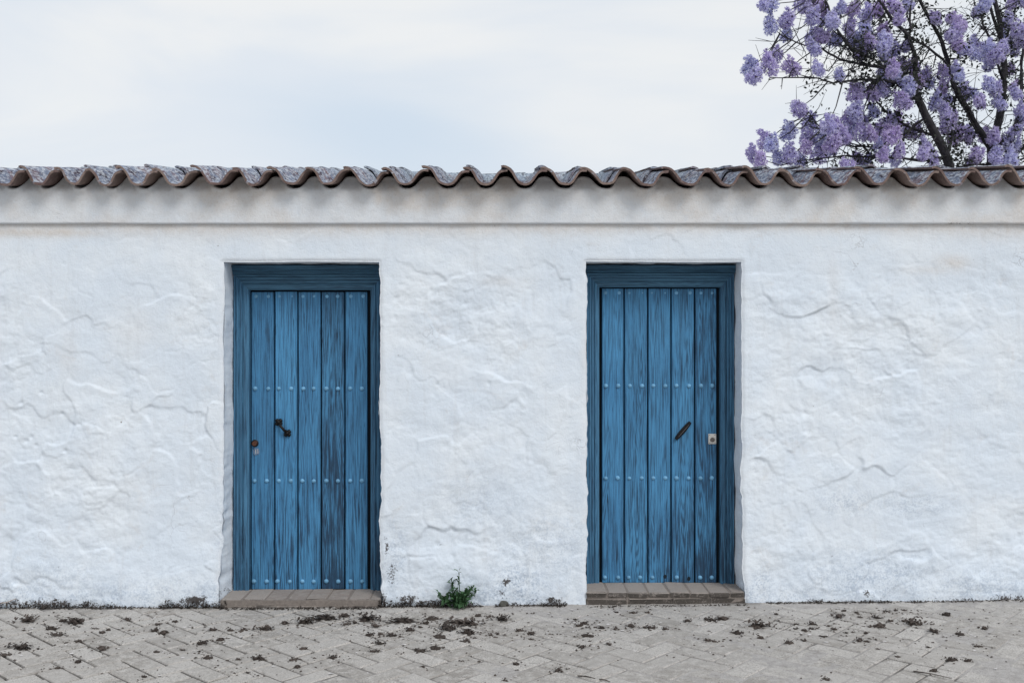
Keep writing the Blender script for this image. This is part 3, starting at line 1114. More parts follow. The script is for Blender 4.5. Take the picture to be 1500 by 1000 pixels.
def moulding(name, prof, endA, endB, inward, mat_, parent, c):
    """endA/endB: functions u -> (x,z) for each end of the moulding"""
    V_, F_ = [], []
    NS = 10
    for q in range(NS + 1):
        t_ = q / NS
        for (u, y) in prof:
            A, B = endA(u), endB(u)
            V_.append((A[0] * (1 - t_) + B[0] * t_, y + 0.0012 * mnoise.noise(Vector((t_ * 6, u * 30, c[2] * 9))), A[1] * (1 - t_) + B[1] * t_))
    W = len(prof)
    for q in range(NS):
        for i in range(W - 1):
            a = q * W + i
            F_.append((a, a + 1, a + 1 + W, a + W))
    F_.append(tuple(range(W)))
    F_.append(tuple(reversed(range(NS * W, NS * W + W))))
    me = mesh_data(name, V_, F_, mat_)
    o = link(name, me, parent)
    o.color = (c[0], c[1], 0, 1)
    return o


YF = 0.195     # front of the frame
YP = 0.238     # front of the planks


def make_door(label, fx0, fx1, fy_top, fy_mit, bot, inner_l, inner_r, inner_top, planks, ptop, pbot, wears, brs, rows, crown_x, wall_l, wall_r, flip=False):
    d = empty('door', P((fx0 + fx1) / 2, bot, YF), house)
    d['label'] = label
    par = d
    inv = Matrix.Translation(-d.location)
    objs = []
    L = lambda px: P(px, 0, YF).x
    Zp = lambda py: P(0, py, YF).z
    wl = L(inner_l) - L(fx0)
    wr = L(fx1) - L(inner_r)
    prof0 = [(0, .005), (.03, -.007), (.13, -.007), (.15, .002), (.19, .002), (.21, -.004), (.33, -.004), (.36, .005), (.41, .005), (.43, .000), (.55, .000), (.58, .011), (.64, .011), (.67, .004), (.93, .005), (1.0, .011), (1.0, .064)]
    zt0, zt1 = Zp(fy_mit), Zp(inner_top)
    zb_ = Zp(bot) - 0.004
    xl0, xl1, xr0, xr1 = L(fx0), L(inner_l), L(fx1), L(inner_r)
    prof = [(0, YF + 0.07)] + [(u, YF + y) for u, y in prof0]
    lx = lambda u: xl0 + (xl1 - xl0) * u
    rx = lambda u: xr0 + (xr1 - xr0) * u
    tz = lambda u: zt0 + (zt1 - zt0) * u
    moulding('frame_jamb', prof, lambda u: (lx(u), zb_), lambda u: (lx(u), tz(u)), 1, M_FRAME, par, (0.35, 0.72, fx0 % 7))
    moulding('frame_jamb', prof, lambda u: (rx(u), zb_), lambda u: (rx(u), tz(u)), -1, M_FRAME, par, (0.50, 0.62, fx1 % 7))
    moulding('frame_head', prof, lambda u: (lx(u), tz(u)), lambda u: (rx(u), tz(u)), -1, M_HEAD, par, (0.35, 0.60, 1))
    # crown moulding over the head
    zc0 = Zp(fy_top)
    h_ = zc0 - zt0 - 0.001
    cx0, cx1 = L(crown_x[0]), L(crown_x[1])
    cprof = [(0, YF + .064), (0, YF - .022), (.10, YF - .026), (.28, YF - .024), (.32, YF - .016), (.48, YF - .016), (.52, YF - .010), (.70, YF - .013), (.74, YF - .004), (.90, YF - .006), (1.0, YF - .001), (1.0, YF + .064)]
    moulding('frame_crown', cprof, lambda u: (cx0 + 0.004 * u, zc0 - h_ * u), lambda u: (cx1 - 0.004 * u, zc0 - h_ * u), 1, M_HEAD, par, (0.30, 0.52, 2))
    # rebate behind the planks: near-black board, gap shade painted into its colour
    mb = MB()
    ztp = Zp(inner_top)
    mb.box(xl1 - 0.02, xr1 + 0.02, YP + 0.030, YP + 0.045, zb_, ztp + 0.02)
    o = mb.build('backing_board', M_DARK, par)
    # slim stop fillets between frame and planks
    objs2 = []
    for i, (a, b_) in enumerate(planks):
        x0, x1 = P(a, 0, YP).x, P(b_, 0, YP).x
        z0, z1 = P(0, pbot, YP).z, P(0, ptop, YP).z
        mb = MB()
        n0 = 0
        # plank with chamfered long edges and a faintly uneven face
        NSY = 14
        bev = 0.005
        rn = random.Random(int(a))
        vs, fs = [], []
        prof_p = [(x0, YP + .028), (x0, YP + bev), (x0 + bev * .7, YP), ((x0 * 2 + x1) / 3, YP - .0008), ((x0 + x1 * 2) / 3, YP - .0008), (x1 - bev * .7, YP), (x1, YP + bev), (x1, YP + .028)]
        dy = rn.uniform(-.002, .002)
        zo0, zo1 = rn.uniform(-.003, .003), rn.uniform(-.0015, .0015)
        for q in range(NSY + 1):
            zq = z0 + zo0 + (z1 + zo1 - z0 - zo0) * q / NSY
            for (xx_, yy_) in prof_p:
                vs.append((xx_ + 0.0009 * mnoise.noise(Vector((a, q * .8, xx_ * 4))), yy_ + dy + 0.0012 * mnoise.noise(Vector((xx_ * 9, a, q * .5))), zq))
        W = len(prof_p)
        for q in range(NSY):
            for k in range(W - 1):
                e = q * W + k
                fs.append((e, e + 1, e + 1 + W, e + W))
        fs.append(tuple(range(W)))
        fs.append(tuple(reversed(range(NSY * W, NSY * W + W))))
        o = link('plank', mesh_data('plank', vs, fs, M_WOOD), par)
        o.color = (wears[i], brs[i], 0, 1)
        if wears[i] > 0.75: o['label'] = 'darkest plank, its blue paint worn down to the dark grain'
    for (py_, r_, hgt_, xs_) in rows:
        for px_ in xs_:
            p = P(px_, py_, YP)
            mb = MB()
            mb.dome((0, 0, 0), r_ * random.uniform(.94, 1.06), hgt_, 12, 4)
            o = mb.build('nail_head', M_STUD, par, True, (p.x, YP + 0.001, p.z + random.uniform(-.001, .001)))
    return d


def reparent(d):
    """children were built in world space: keep them there under the moved empty"""
    for ch in d.children:
        ch.location = Vector(ch.location) - d.location


lp = [(368, 401), (403.2, 435), (437, 469.2), (471.2, 503.8), (506, 538)]
rp = [(882, 913.4), (915.4, 948), (950, 982), (984, 1016.6), (1018.6, 1049.5)]
rowsL = [(434, 0.0115, 0.0030, [375, 393, 409.5, 428, 444, 460, 479, 494.5, 514, 532]),
         (569, 0.0145, 0.0125, [373.7, 393, 408.5, 426.5, 444.5, 459.6, 478, 495, 513, 530]),
         (704, 0.0145, 0.0125, [373, 390.7, 408.6, 426, 443, 459.7, 478, 495, 513, 530]),
         (851, 0.0145, 0.0125, [372, 390.5, 406.5, 424.5, 443, 459.5, 478, 495.5, 513.5, 530.5])]
rowsR = [(429, 0.0115, 0.0030, [887, 907, 922, 941, 955, 974, 991, 1011, 1027, 1043]),
         (565, 0.0145, 0.0125, [887.5, 905.6, 922.6, 940.4, 957, 974.5, 991, 1009.3, 1026.7, 1043]),
         (700, 0.0145, 0.0125, [887.2, 904.6, 921.7, 939.8, 957, 974.5, 991, 1008.5, 1026, 1042.6]),
         (845.5, 0.0145, 0.0125, [886, 905.5, 921, 937.5, 955.7, 991.4, 1025.5, 1042.5])]
doorL = make_door('left blue plank door with a worn dark fourth plank and clover iron pull', 342, 564, 388.5, 402, 866.5, 364, 542.5, 424.5, lp, 427.5, 862.5,
                  [0.40, 0.34, 0.44, 0.84, 0.38], [0.80, 0.92, 0.84, 0.66, 0.80], rowsL, (340, 566), 328, 556)
# left door extras
mb = MB()
c1, c2 = P(409, 618, YP), P(421.5, 634, YP)
for (c, sgn) in ((c1, 1), (c2, -1)):
    r_ = 0.0135
    for k in range(4):
        an = R(45 + 90 * k)
        mb.blob((c.x + math.cos(an) * 0.015, YP - 0.010, c.z + math.sin(an) * 0.014), r_, k + 3, 8, 5, 0.12, (1, 0.75, 1))
    mb.blob((c.x, YP - 0.018, c.z), 0.014, 2, 8, 5, 0.08, (1, .9, 1))
mb.tube([(c1.x, YP - .016, c1.z), (c1.x * .66 + c2.x * .34, YP - .034, c1.z * .66 + c2.z * .34), (c1.x * .34 + c2.x * .66, YP - .034, c1.z * .34 + c2.z * .66), (c2.x, YP - .016, c2.z)], [.009, .0085, .0085, .009], 8)
mb.build('door_pull', M_IRON, doorL, True)
mb = MB()
c = P(373.5, 649, YP)
mb.dome((c.x, YP + .001, c.z), 0.024, 0.006, 18, 3)
mb.build('lock_rose', M_IRON, doorL, True)
mb = MB()
mb.tube([(c.x, YP - .003, c.z), (c.x, YP - .020, c.z)], [.0155, .0145], 14)
mb.build('lock_cylinder', M_RUST, doorL)
mb = MB()
c = P(375.5, 661, YP)
n = 16
mb.v = [(c.x + math.cos(2 * math.pi * k / n) * (0.022 + 0.006 * mnoise.noise(Vector((k * .9, 1, 2)))), YP - 0.0022, c.z + math.sin(2 * math.pi * k / n) * (0.024 + 0.007 * mnoise.noise(Vector((k * .9, 4, 2))))) for k in range(n)]
mb.f = [tuple(range(n))]
mb.build('scraped_patch', M_SCRAPE, doorL)
mb = MB()
mb.tube([(c.x - .004, YP - .004, c.z + .012), (c.x - .002, YP - .005, c.z - .014)], .0022, 6)
mb.tube([(c.x + .010, YP - .004, c.z + .016), (c.x + .011, YP - .005, c.z - .012)], .0016, 6)
mb.build('old_nail', M_PLATE, doorL)
reparent(doorL)

doorR = make_door('right blue plank door with a slanting iron bar handle and pale lock plate', 859.5, 1075.5, 388.5, 400, 855.5, 878, 1056, 420.5, rp, 423, 853,
                  [0.26, 0.55, 0.46, 0.52, 0.62], [0.92, 0.78, 0.82, 0.78, 0.74], rowsR, (855, 1078), 860, 1087)
mb = MB()
c1, c2 = P(989.5, 643, YP), P(1011, 618, YP)
dv = (c2 - c1).normalized()
pv = Vector((-dv.z, 0, dv.x))
NS = 12
prev = None
for q in range(NS + 1):
    t_ = q / NS
    c = c1.lerp(c2, t_)
    wd = 0.0165 * (math.sin(math.pi * (0.10 + 0.80 * t_)) ** 0.45)
    ring = []
    for (a, yy) in ((-1, 0.002), (-0.9, -.010), (-.25, -.020), (.25, -.020), (.9, -.010), (1, .002)):
        p = c + pv * a * wd
        ring.append(len(mb.v))
        mb.v.append((p.x, YP + yy - 0.006 * math.sin(math.pi * t_), p.z))
    if prev:
        for k in range(5): mb.f.append((prev[k], prev[k + 1], ring[k + 1], ring[k]))
    else:
        mb.f.append(tuple(ring))
    prev = ring
mb.f.append(tuple(reversed(prev)))
mb.build('door_handle', M_IRON, doorR)
mb = MB()
mb.tube([tuple(c1.lerp(c2, t_) + Vector((0, -0.030, 0))) for t_ in (.15, .4, .6, .85)], [.0015, .0024, .0024, .0015], 6)
mb.build('handle_ridge', M_GREYM, doorR)
a, b_ = P(1037.5, 635, YP), P(1049, 650, YP)
mb = MB()
mb.box(a.x, b_.x, YP - .006, YP + .002, b_.z, a.z, 0.002)
mb.build('lock_plate', M_PLATE, doorR)
c = P(1043.3, 643.5, YP)
mb = MB()
mb.tube([(c.x, YP - .004, c.z), (c.x, YP - .020, c.z)], [.0145, .0135], 16)
mb.build('lock_cylinder', M_GREYM, doorR)
for (px_, py_) in ((1039.3, 636.7), (1047, 636.7), (1039.3, 648.3), (1047, 648.3)):
    c = P(px_, py_, YP)
    mb = MB()
    mb.dome((c.x, YP - .0055, c.z), 0.003, 0.0015, 8, 2)
    mb.build('screw', M_IRON, doorR)
for (px_, py_) in ((974, 844), (1009, 847)):
    c = P(px_, py_, YP)
    mb = MB()
    n = 12
    mb.v = [(c.x + math.cos(2 * math.pi * k / n) * 0.011 * (1 + .3 * mnoise.noise(Vector((k * .8, px_, 0)))), YP - 0.002, c.z + math.sin(2 * math.pi * k / n) * 0.014 * (1 + .3 * mnoise.noise(Vector((k * .8, px_, 5))))) for k in range(n)]
    mb.f = [tuple(range(n))]
    mb.build('nail_hole', M_DARK, doorR)  # flat dark disc, the shade inside the hole painted on the plank
reparent(doorR)


# ------------------------------------------------------------------ doorsteps
def rough_brick(x0, x1, y0, y1, z0, z1, seed, j=0.003):
    mb = MB()
    mb.box(x0, x1, y0, y1, z0, z1, 0.006)
    rn = random.Random(seed)
    j = j * 1.4
    mb.v = [(x + rn.uniform(-j, j), y + rn.uniform(-j, j), z + rn.uniform(-j * .5, j * .5)) for x, y, z in mb.v]
    return mb


def doorstep(label, px_joints, py_front, sx0, sx1, lower, yfront, ybase):
    ztop = P(0, py_front, yfront).z
    xm = (P(sx0, 0, yfront).x + P(sx1, 0, yfront).x) / 2
    s_ = empty('doorstep', (xm, yfront, float(zg(xm))))
    tag(s_, label, 'doorstep', 'brick doorsteps under the blue doors')
    xs_ = [P(p, 0, yfront).x for p in px_joints]
    for i, (a, b_) in enumerate(zip(xs_, xs_[1:])):
        rough_brick(a + .003, b_ - .003, yfront + random.uniform(-.004, .004), 0.232, ztop - 0.030, ztop + random.uniform(-.002, .002), i + int(px_joints[0])).build('brick', M_STEP, s_)
    ls = [P(p, 0, yfront).x for p in lower]
    for i, (a, b_) in enumerate(zip(ls, ls[1:])):
        rough_brick(a + .003, b_ - .003, yfront + ybase + random.uniform(-.004, .006), 0.232, float(zg(xm)) - 0.03, ztop - 0.036, 77 + i + int(lower[0]), .006).build('brick', M_STEP, s_)
    mb = MB()
    mb.box(xs_[0] + .006, xs_[-1] - .006, yfront + ybase + 0.007, 0.230, float(zg(xm)) - 0.04, ztop - 0.0035)
    mb.build('mortar_bed', M_MORTAR, s_)
    for ch in s_.children:
        ch.location = -s_.location
    return s_


doorstep('low brick doorstep under the left blue door, almost level with the paving', [322, 354, 387, 419, 447, 478, 509, 541, 557.5], 877.5, 322, 557, [325, 372, 440, 500, 557], -0.030, -0.014)
doorstep('taller two course brick doorstep with grimy front under the right blue door', [858.5, 890, 920, 950, 981, 1011, 1039, 1070, 1091.5], 867.5, 858, 1091, [859, 919, 985, 1042, 1091], -0.030, 0.004)

# ------------------------------------------------------------------ fallen blossom
clump_meshes = []
for k in range(13):
    rn = random.Random(900 + k)
    wide = k >= 9
    mb = MB()
    mb.blob((0, 0, .12), .23, rn.randint(0, 99), 7, 4, .5, (.9, .5, .6))
    nb_ = rn.randint(4, 8) if not wide else 15
    for q in range(nb_):
        cx, cy = max(-.42, min(.42, rn.gauss(0, .22))), rn.gauss(0, .16)
        r_ = rn.uniform(.13, .25) if not wide else rn.uniform(.06, .14)
        mb.blob((cx, cy, r_ * rn.uniform(.25, .9)), r_, rn.randint(0, 999), 6, 4, 0.45, (rn.uniform(.7, 1.4), rn.uniform(.6, 1.1), rn.uniform(.6, 1.0)))
    for q in range(16 if not wide else 60):     # curled scraps
        cx, cy, cz = rn.gauss(0, .32), rn.gauss(0, .22), rn.uniform(.02, .35)
        a = rn.uniform(0, 6.28)
        ll, ww, rise = rn.uniform(.12, .26), rn.uniform(.05, .11), rn.uniform(-.1, .22)
        dx, dy = math.cos(a), math.sin(a)
        i0 = len(mb.v)
        for t_ in (0, .5, 1):
            for s_ in (-1, 1):
                wv_ = ww * (1 if t_ == .5 else .35)
                mb.v.append((cx + dx * ll * t_ - dy * s_ * wv_, cy + dy * ll * t_ + dx * s_ * wv_, max(0.01, cz + rise * t_ * t_ + (.05 if t_ == .5 else 0))))
        mb.f += [(i0, i0 + 1, i0 + 3, i0 + 2), (i0 + 2, i0 + 3, i0 + 5, i0 + 4)]
    clump_meshes.append(mesh_data('dried_blossom_clump', mb.v, mb.f, M_LITTER))
clumps = [(40,909,24),(92,909,14),(108,911,28),(121,907,10),(75,920,16),(187,907,10),(257,910,12),(231,914,10),(35,922,8),(138,920,11),(150,926,12),(158,922,9),
(228,923,12),(241,927,13),(312,923,13),(337,923,12),(357,922,12),(388,921,22),(82,930,18),(97,941,9),(115,939,13),(294,942,18),(324,938,12),(150,950,20),(229,954,13),
(30,949,26),(56,949,7),(8,959,16),(114,969,14),(304,963,15),(379,964,17),(349,965,11),(363,985,9),(211,990,9),(339,983,5),(292,954,8),(267,951,9),(84,978,10),
(473,905,40),(447,911,24),(417,913,14),(504,901,16),(540,906,26),(520,911,8),(549,915,18),(508,913,12),(588,909,42),(631,905,20),(625,911,12),(600,921,13),(615,917,8),
(673,911,32),(657,918,28),(692,913,24),(684,926,24),(700,901,14),(735,906,22),(717,902,10),(760,922,12),(777,926,12),(643,931,18),(683,937,13),(555,941,20),(548,953,14),
(444,951,18),(487,962,12),(428,967,14),(436,977,10),(383,965,10),(637,948,20),(615,953,20),(620,976,12),(676,967,7),(756,971,12),(739,995,8),(540,929,16),(557,927,8),
(572,929,14),(579,929,8),(719,929,8),(729,927,10),(778,934,8),(821,927,5),(843,906,7),(850,915,14),(857,912,10),(881,918,10),(860,930,20),(902,919,9),(925,916,18),
(951,917,18),(903,896,8),(928,897,12),(949,896,8),(974,919,11),(892,942,9),(863,938,8),(852,946,15),(1008,909,16),(1042,906,20),(1059,905,20),(1080,926,17),(1113,916,30),
(1115,934,9),(1037,937,12),(1046,938,9),(818,980,12),(830,978,6),(1000,957,4),(1137,898,8),(1167,913,7),(1167,920,9),(1189,913,11),(1189,920,8),(1179,923,10),(1213,916,11),
(1221,921,12),(1207,931,10),(1240,926,7),(1155,941,13),(1179,937,8),(1237,894,8),(1254,896,7),(1259,903,8),(1228,902,15),(1283,904,18),(1299,894,12),(1312,893,8),
(1325,893,8),(1275,917,8),(1291,918,19),(1305,909,9),(1269,926,7),(1260,937,12),(1271,939,12),(1329,909,16),(1340,913,24),(1344,903,9),(1364,914,6),(1388,901,13),
(1368,924,14),(1405,928,14),(1441,920,13),(1359,947,10),(1433,946,14),(1315,961,10),(1393,966,18),(1416,967,13),(1369,983,11),(1211,994,14),(1445,905,5)]
BIG = {(40,909): 'wide heap of dried blossoms on the paving near the left edge of the picture',
       (108,911): 'thick dark heap of dried blossoms below the weedy wall foot at far left',
       (388,921): 'dark clump of dried blossoms in front of the left doorstep',
       (30,949): 'long heap of dried blossoms lying along a brick joint at lower far left',
       (473,905): 'broad heap of dried blossoms just before the left doorstep',
       (447,911): 'flat scatter of dried blossoms beside the broad heap before the left doorstep',
       (540,906): 'dried blossom heap in front of the right corner of the left doorstep',
       (588,909): 'widest heap of dried blossoms, between the left doorstep and the green weed',
       (673,911): 'large dried blossom heap straight below the green weed',
       (657,918): 'ragged dried blossom heap just below and left of the green weed',
       (692,913): 'dried blossom heap just right of the one below the green weed',
       (684,926): 'nearest of the four dried blossom heaps below the green weed',
       (735,906): 'dried blossom heap below the dark crack at the wall foot, right of the weed',
       (1113,916): 'pointed heap of dried blossoms right of the right doorstep',
       (1340,913): 'largest dried blossom heap on the paving at far right'}
for i, (px_, py_, wd) in enumerate(clumps):
    p = G(px_, py_ + 1)
    o = bpy.data.objects.new('dried_blossom_clump', clump_meshes[i % 9 if wd <= 20 else 9 + i % 4])
    sc_ = wd * S * (D + p.y) / D * random.uniform(.82, 1.0)
    zz_ = float(zg(p.x) + undul(np.array([p.x]), np.array([p.y]))[0])
    big = wd > 20
    o.location = (p.x, p.y, zz_ - 0.002)
    zs = min(sc_ * random.uniform(.8, 1.2), 0.05) if not big else random.uniform(.055, .08)
    o.scale = (sc_, min(sc_ * random.uniform(.8, 1.5), 0.13), zs)
    o.rotation_euler = (0, 0, random.choice((0, math.pi)) + random.uniform(-.25, .25))
    col.objects.link(o)
    lb = BIG.get((px_, py_))
    zone = ('at far left' if px_ < 150 else 'left of the left door' if px_ < 325 else 'before the left door' if px_ < 560
            else 'below the green weed' if px_ < 740 else 'left of the right door' if px_ < 858 else 'before the right door' if px_ < 1095
            else 'right of the right door' if px_ < 1300 else 'at far right')
    rowl = ', near the wall' if py_ < 912 else ', mid paving' if py_ < 940 else ', in the foreground'
    tag(o, lb or 'small dried blossom clump on paving ' + zone + rowl, 'fallen blossom', 'dried blossoms scattered on the paving')

# crumbs
mb = MB()
rn = random.Random(4)
for q in range(2100):
    if rn.random() < 0.6:
        c = rn.choice(clumps)
        px_, py_ = c[0] + rn.gauss(0, 20), c[1] + rn.gauss(0, 5)
    else:
        px_ = rn.uniform(-60, 1560)
        py_ = 888 + abs(rn.gauss(0, 34))
        if px_ > 900 and rn.random() < .4: continue
        if px_ < 420 and rn.random() < .4: py_ = rn.uniform(890, 1010)
    if py_ < 888 or py_ > 1040: continue
    p = G(px_, py_)
    z = float(zg(p.x) + undul(np.array([p.x]), np.array([p.y]))[0]) + 0.001
    r_ = rn.uniform(.0015, .006)
    a = rn.uniform(0, 3.14)
    e = rn.uniform(1, 2.6)
    i0 = len(mb.v)
    for k in range(5):
        an = 2 * math.pi * k / 5
        u, v_ = math.cos(an) * r_ * e, math.sin(an) * r_
        mb.v.append((p.x + u * math.cos(a) - v_ * math.sin(a), p.y + u * math.sin(a) + v_ * math.cos(a), z))
    mb.v.append((p.x, p.y, z + r_ * rn.uniform(.5, 1.3)))
    for k in range(5):
        mb.f.append((i0 + k, i0 + (k + 1) % 5, i0 + 5))
o = mb.build('leaf_crumbs', M_LITTER)
tag(o, 'fine dark crumbs of dried blossom strewn over the paving', 'litter', None, 'stuff')
mb = MB()
for q in range(150):
    c = rn.choice(clumps)
    px_, py_ = c[0] + rn.gauss(0, 26), c[1] + rn.gauss(0, 8)
    if q % 3 == 0: px_, py_ = rn.uniform(0, 1500), rn.uniform(892, 1000)
    if py_ < 890: continue
    p = G(px_, py_)
    z = float(zg(p.x) + undul(np.array([p.x]), np.array([p.y]))[0]) + 0.002
    r_ = rn.uniform(.003, .009)
    i0 = len(mb.v)
    a = rn.uniform(0, 3)
    for k in range(6):
        an = 2 * math.pi * k / 6 + a
        rr = r_ * rn.uniform(.6, 1.3)
        mb.v.append((p.x + math.cos(an) * rr * 1.4, p.y + math.sin(an) * rr, z + rn.uniform(0, .004)))
    mb.f.append(tuple(range(i0, i0 + 6)))
o = mb.build('fallen_petals', M_PETAL)
tag(o, 'tiny bleached petals strewn over the paving', 'petals', None, 'stuff')

# thin fallen twigs, bits of straw
for (a, b_, lb) in (((846, 990), (872, 994), 'thin dark twig lying on the paving before the right door'), ((878, 995), (894, 999), 'short dark twig at the bottom edge beside a longer twig'),
                    ((1338, 983), (1394, 994), 'long thin twig on the paving at lower right')):
    pa, pb = G(*a), G(*b_)
    pm = (pa + pb) / 2 + Vector((0, .01, .004))
    mb = MB()
    mb.tube([pa + Vector((0, 0, .003)), pm, pb + Vector((0, 0, .003))], [.003, .0028, .0018], 6)
    o = mb.build('twig', M_LITTER)
    tag(o, lb, 'twig', 'twigs on the paving')
pa, pb = P(-4, 884, -0.06), P(24, 876, -0.03)
mb = MB()
mb.tube([pa, (pa + pb) / 2 + Vector((0, 0, -.006)), pb + Vector((0, 0, .0))], [.005, .004, .0025], 6)
tag(mb.build('twig', M_STICK), 'bleached twig leaning on the wall foot at far left', 'twig', 'twigs on the paving')
mb = MB()
p = P(738, 884, -0.04)
mb.blob((0, 0, 0.008), .032, 5, 9, 6, .2, (1.0, .6, .75))
tag(mb.build('stone', M_STONE, None, False, (p.x, -0.035, float(zg(p.x)))), 'small dark stone wedged at the wall foot right of the weed', 'stone')

# dead growth along the foot of the wall
mb = MB()
rn = random.Random(12)
for (xa, xb, hp, n_) in ((-120, 175, 13, 1050), (238, 335, 14, 520), (556, 655, 16, 620), (640, 705, 8, 200), (725, 830, 6, 260), (1120, 1300, 5, 600), (1300, 1560, 3, 300), (335, 556, 4, 420), (860, 1092, 2.5, 300), (175, 240, 4, 100), (790, 830, 12, 130)):
    for q in range(n_):
        px_ = rn.uniform(xa, xb)
        env = 0.35 + 0.65 * max(0, mnoise.noise(Vector((px_ * .05, 3, xa))) + .35)
        hh_ = hp * S * env * rn.random() ** 1.6
        x_ = P(px_, 0).x
        yb = -0.028 - abs(rn.gauss(0, .016))
        if 335 < px_ < 556 or 860 < px_ < 1092: yb -= 0.03
        z0 = float(zg(x_))
        an = rn.uniform(0, 6.28)
        ll = rn.uniform(.004, .013)
        zz0 = z0 + hh_
        d_ = Vector((math.cos(an), math.sin(an) * .5, rn.uniform(-.4, 1.2))).normalized() * ll
        s_ = Vector((-math.sin(an), math.cos(an), rn.uniform(-.5, .5))) * ll * .45
        c = Vector((x_, yb, zz0))
        i0 = len(mb.v)
        mb.v += [tuple(c - d_ - s_ * .4), tuple(c - d_ * .2 + s_), tuple(c + d_), tuple(c - d_ * .1 - s_)]
        mb.f.append((i0, i0 + 1, i0 + 2, i0 + 3))
        if rn.random() < .12 and hp > 10:
            i0 = len(mb.v)
            tip = Vector((x_ + rn.gauss(0, .012), yb, z0 + hh_ + rn.uniform(.01, .03)))
            mb.v += [(x_ - .0012, yb, z0), (x_ + .0012, yb, z0), tuple(tip)]
            mb.f.append((i0, i0 + 1, i0 + 2))
o = mb.build('dead_weeds', M_MOSS)
tag(o, 'dark dead weeds and moss packed along the foot of the white wall', 'dead weeds', None, 'stuff')

# the green weed
wp = P(668, 886, -0.06)
weed = empty('weed', (wp.x, -0.065, float(zg(wp.x))))
tag(weed, 'small green thistle like weed growing at the wall foot between the doors', 'weed')
rn = random.Random(5)


def jag_leaf(L, W_, bend):
    """toothed leaf along +x, bending down"""
    mb = MB()
    n = 7
    for k in range(n + 1):
        t_ = k / n
        w_ = W_ * math.sin(math.pi * min(1, .12 + t_ * .88)) ** .8 * (1.25 if k % 2 else .45)
        if k == n: w_ = .0005
        z = bend * (t_ - t_ * t_ * 1.2) * L
        mb.v += [(t_ * L, -w_, z + w_ * .3), (t_ * L, 0, z), (t_ * L, w_, z + w_ * .3)]
    for k in range(n):
        a = k * 3
        mb.f += [(a, a + 1, a + 4, a + 3), (a + 1, a + 2, a + 5, a + 4)]
    return mb


leafv = [mesh_data('leaf', *(lambda m_: (m_.v, m_.f))(jag_leaf(.062 * s_, .0115 * s_, b_)), M_GREEN) for s_, b_ in ((1, .8), (.8, 1.2), (1.15, .5), (.65, .9))]
stems = []
for q in range(13):
    bx_, hz_ = rn.gauss(0, .036), rn.uniform(.03, .115)
    if q == 0: bx_, hz_ = .012, .135
    tipp = Vector((bx_ * 1.5, rn.gauss(-.01, .02), hz_ * (1 - abs(bx_) * 4)))
    if q > 8: tipp = Vector((rn.uniform(.03, .085), -.02, rn.uniform(.02, .045)))
    basep = Vector((bx_ * .35, 0, 0))
    mb = MB()
    mb.tube([basep, (basep + tipp) / 2 + Vector((rn.gauss(0, .005), 0, .004)), tipp], [.003, .0024, .001], 5)
    mb.build('stem', M_GREEN, weed)
    nl = 13
    for k in range(nl):
        t_ = .12 + .88 * k / (nl - 1)
        p = basep.lerp(tipp, t_)
        o = bpy.data.objects.new('leaf', rn.choice(leafv))
        o.location = p
        s_ = rn.uniform(.7, 1.1) * (1.05 - .5 * t_)
        o.scale = (s_, s_, s_)
        o.rotation_euler = (rn.uniform(-.5, .5), rn.uniform(-1.1, 0.1), rn.uniform(0, 6.28))
        col.objects.link(o)
        o.parent = weed

weed.scale = (1.2, 1.2, 1.75)

# ------------------------------------------------------------------ blossoming tree behind the building
TD = 6.0
tb = P(1432, 500, TD)
tree = empty('blossoming_tree', (tb.x, TD, -0.03))
tag(tree, 'bare branched tree in lavender blossom rising behind the tiled roof at the right', 'tree')
T0 = Vector(tree.location)


def TP(px_, py_, dd=0.0):
    return P(px_, py_, TD + dd) - T0


def path(pts, d0, d1):
    n = len(pts)
    res = [TP(x_, y_, d0 + (d1 - d0) * i / max(1, n - 1)) for i, (x_, y_) in enumerate(pts)]
    # refine with little kinks
    outp = [res[0]]
    for a, b_ in zip(res, res[1:]):
        L_ = (b_ - a).length
        for t_ in (1 / 3, 2 / 3):
            outp.append(a.lerp(b_, t_) + Vector((random.gauss(0, .018), random.gauss(0, .02), random.gauss(0, .018))) * L_)
        outp.append(b_)
    return outp


allpts = []


def branch(name, pts, d0, d1, r0, r1, n=8):
    pp = path(pts, d0, d1)
    r0, r1 = r0 * .68, r1 * .8
    rr = [r0 + (r1 - r0) * i / (len(pp) - 1) for i in range(len(pp))]
    mb = MB()
    mb.tube(pp, rr, n)
    mb.build(name, M_BARK, tree, True)
    allpts.extend([(p, r) for p, r in zip(pp, rr)])
    return pp


branch('trunk', [(1432, 700), (1430, 560), (1436, 470), (1428, 380), (1432, 330)], 0, 0, .19, .13, 12)
A = branch('limb', [(1432, 332), (1408, 290), (1392, 250), (1387, 232), (1372, 200), (1357, 172), (1347, 150), (1338, 128)], 0, -.5, .095, .05)
B = branch('limb', [(1432, 335), (1446, 280), (1452, 218), (1462, 180), (1467, 155), (1472, 110), (1466, 52), (1457, 0), (1450, -60)], 0, .5, .10, .025)
branch('branch', [(1452, 218), (1430, 185), (1410, 150), (1397, 125), (1390, 98), (1380, 62), (1367, 37), (1347, 0), (1330, -50)], .2, -.3, .06, .018)
branch('branch', [(1338, 128), (1342, 85), (1330, 52), (1305, 27), (1287, 0), (1270, -40)], -.5, -.9, .042, .012)
branch('branch', [(1332, 52), (1333, 20), (1334, -10), (1338, -60)], -.6, -.3, .022, .010)
branch('branch', [(1388, 96), (1362, 72), (1335, 56)], -.2, -.6, .022, .015)
branch('branch', [(1338, 128), (1318, 108), (1295, 100), (1265, 95), (1230, 87), (1205, 72), (1180, 67), (1160, 59), (1142, 50)], -.5, -1.1, .030, .006)
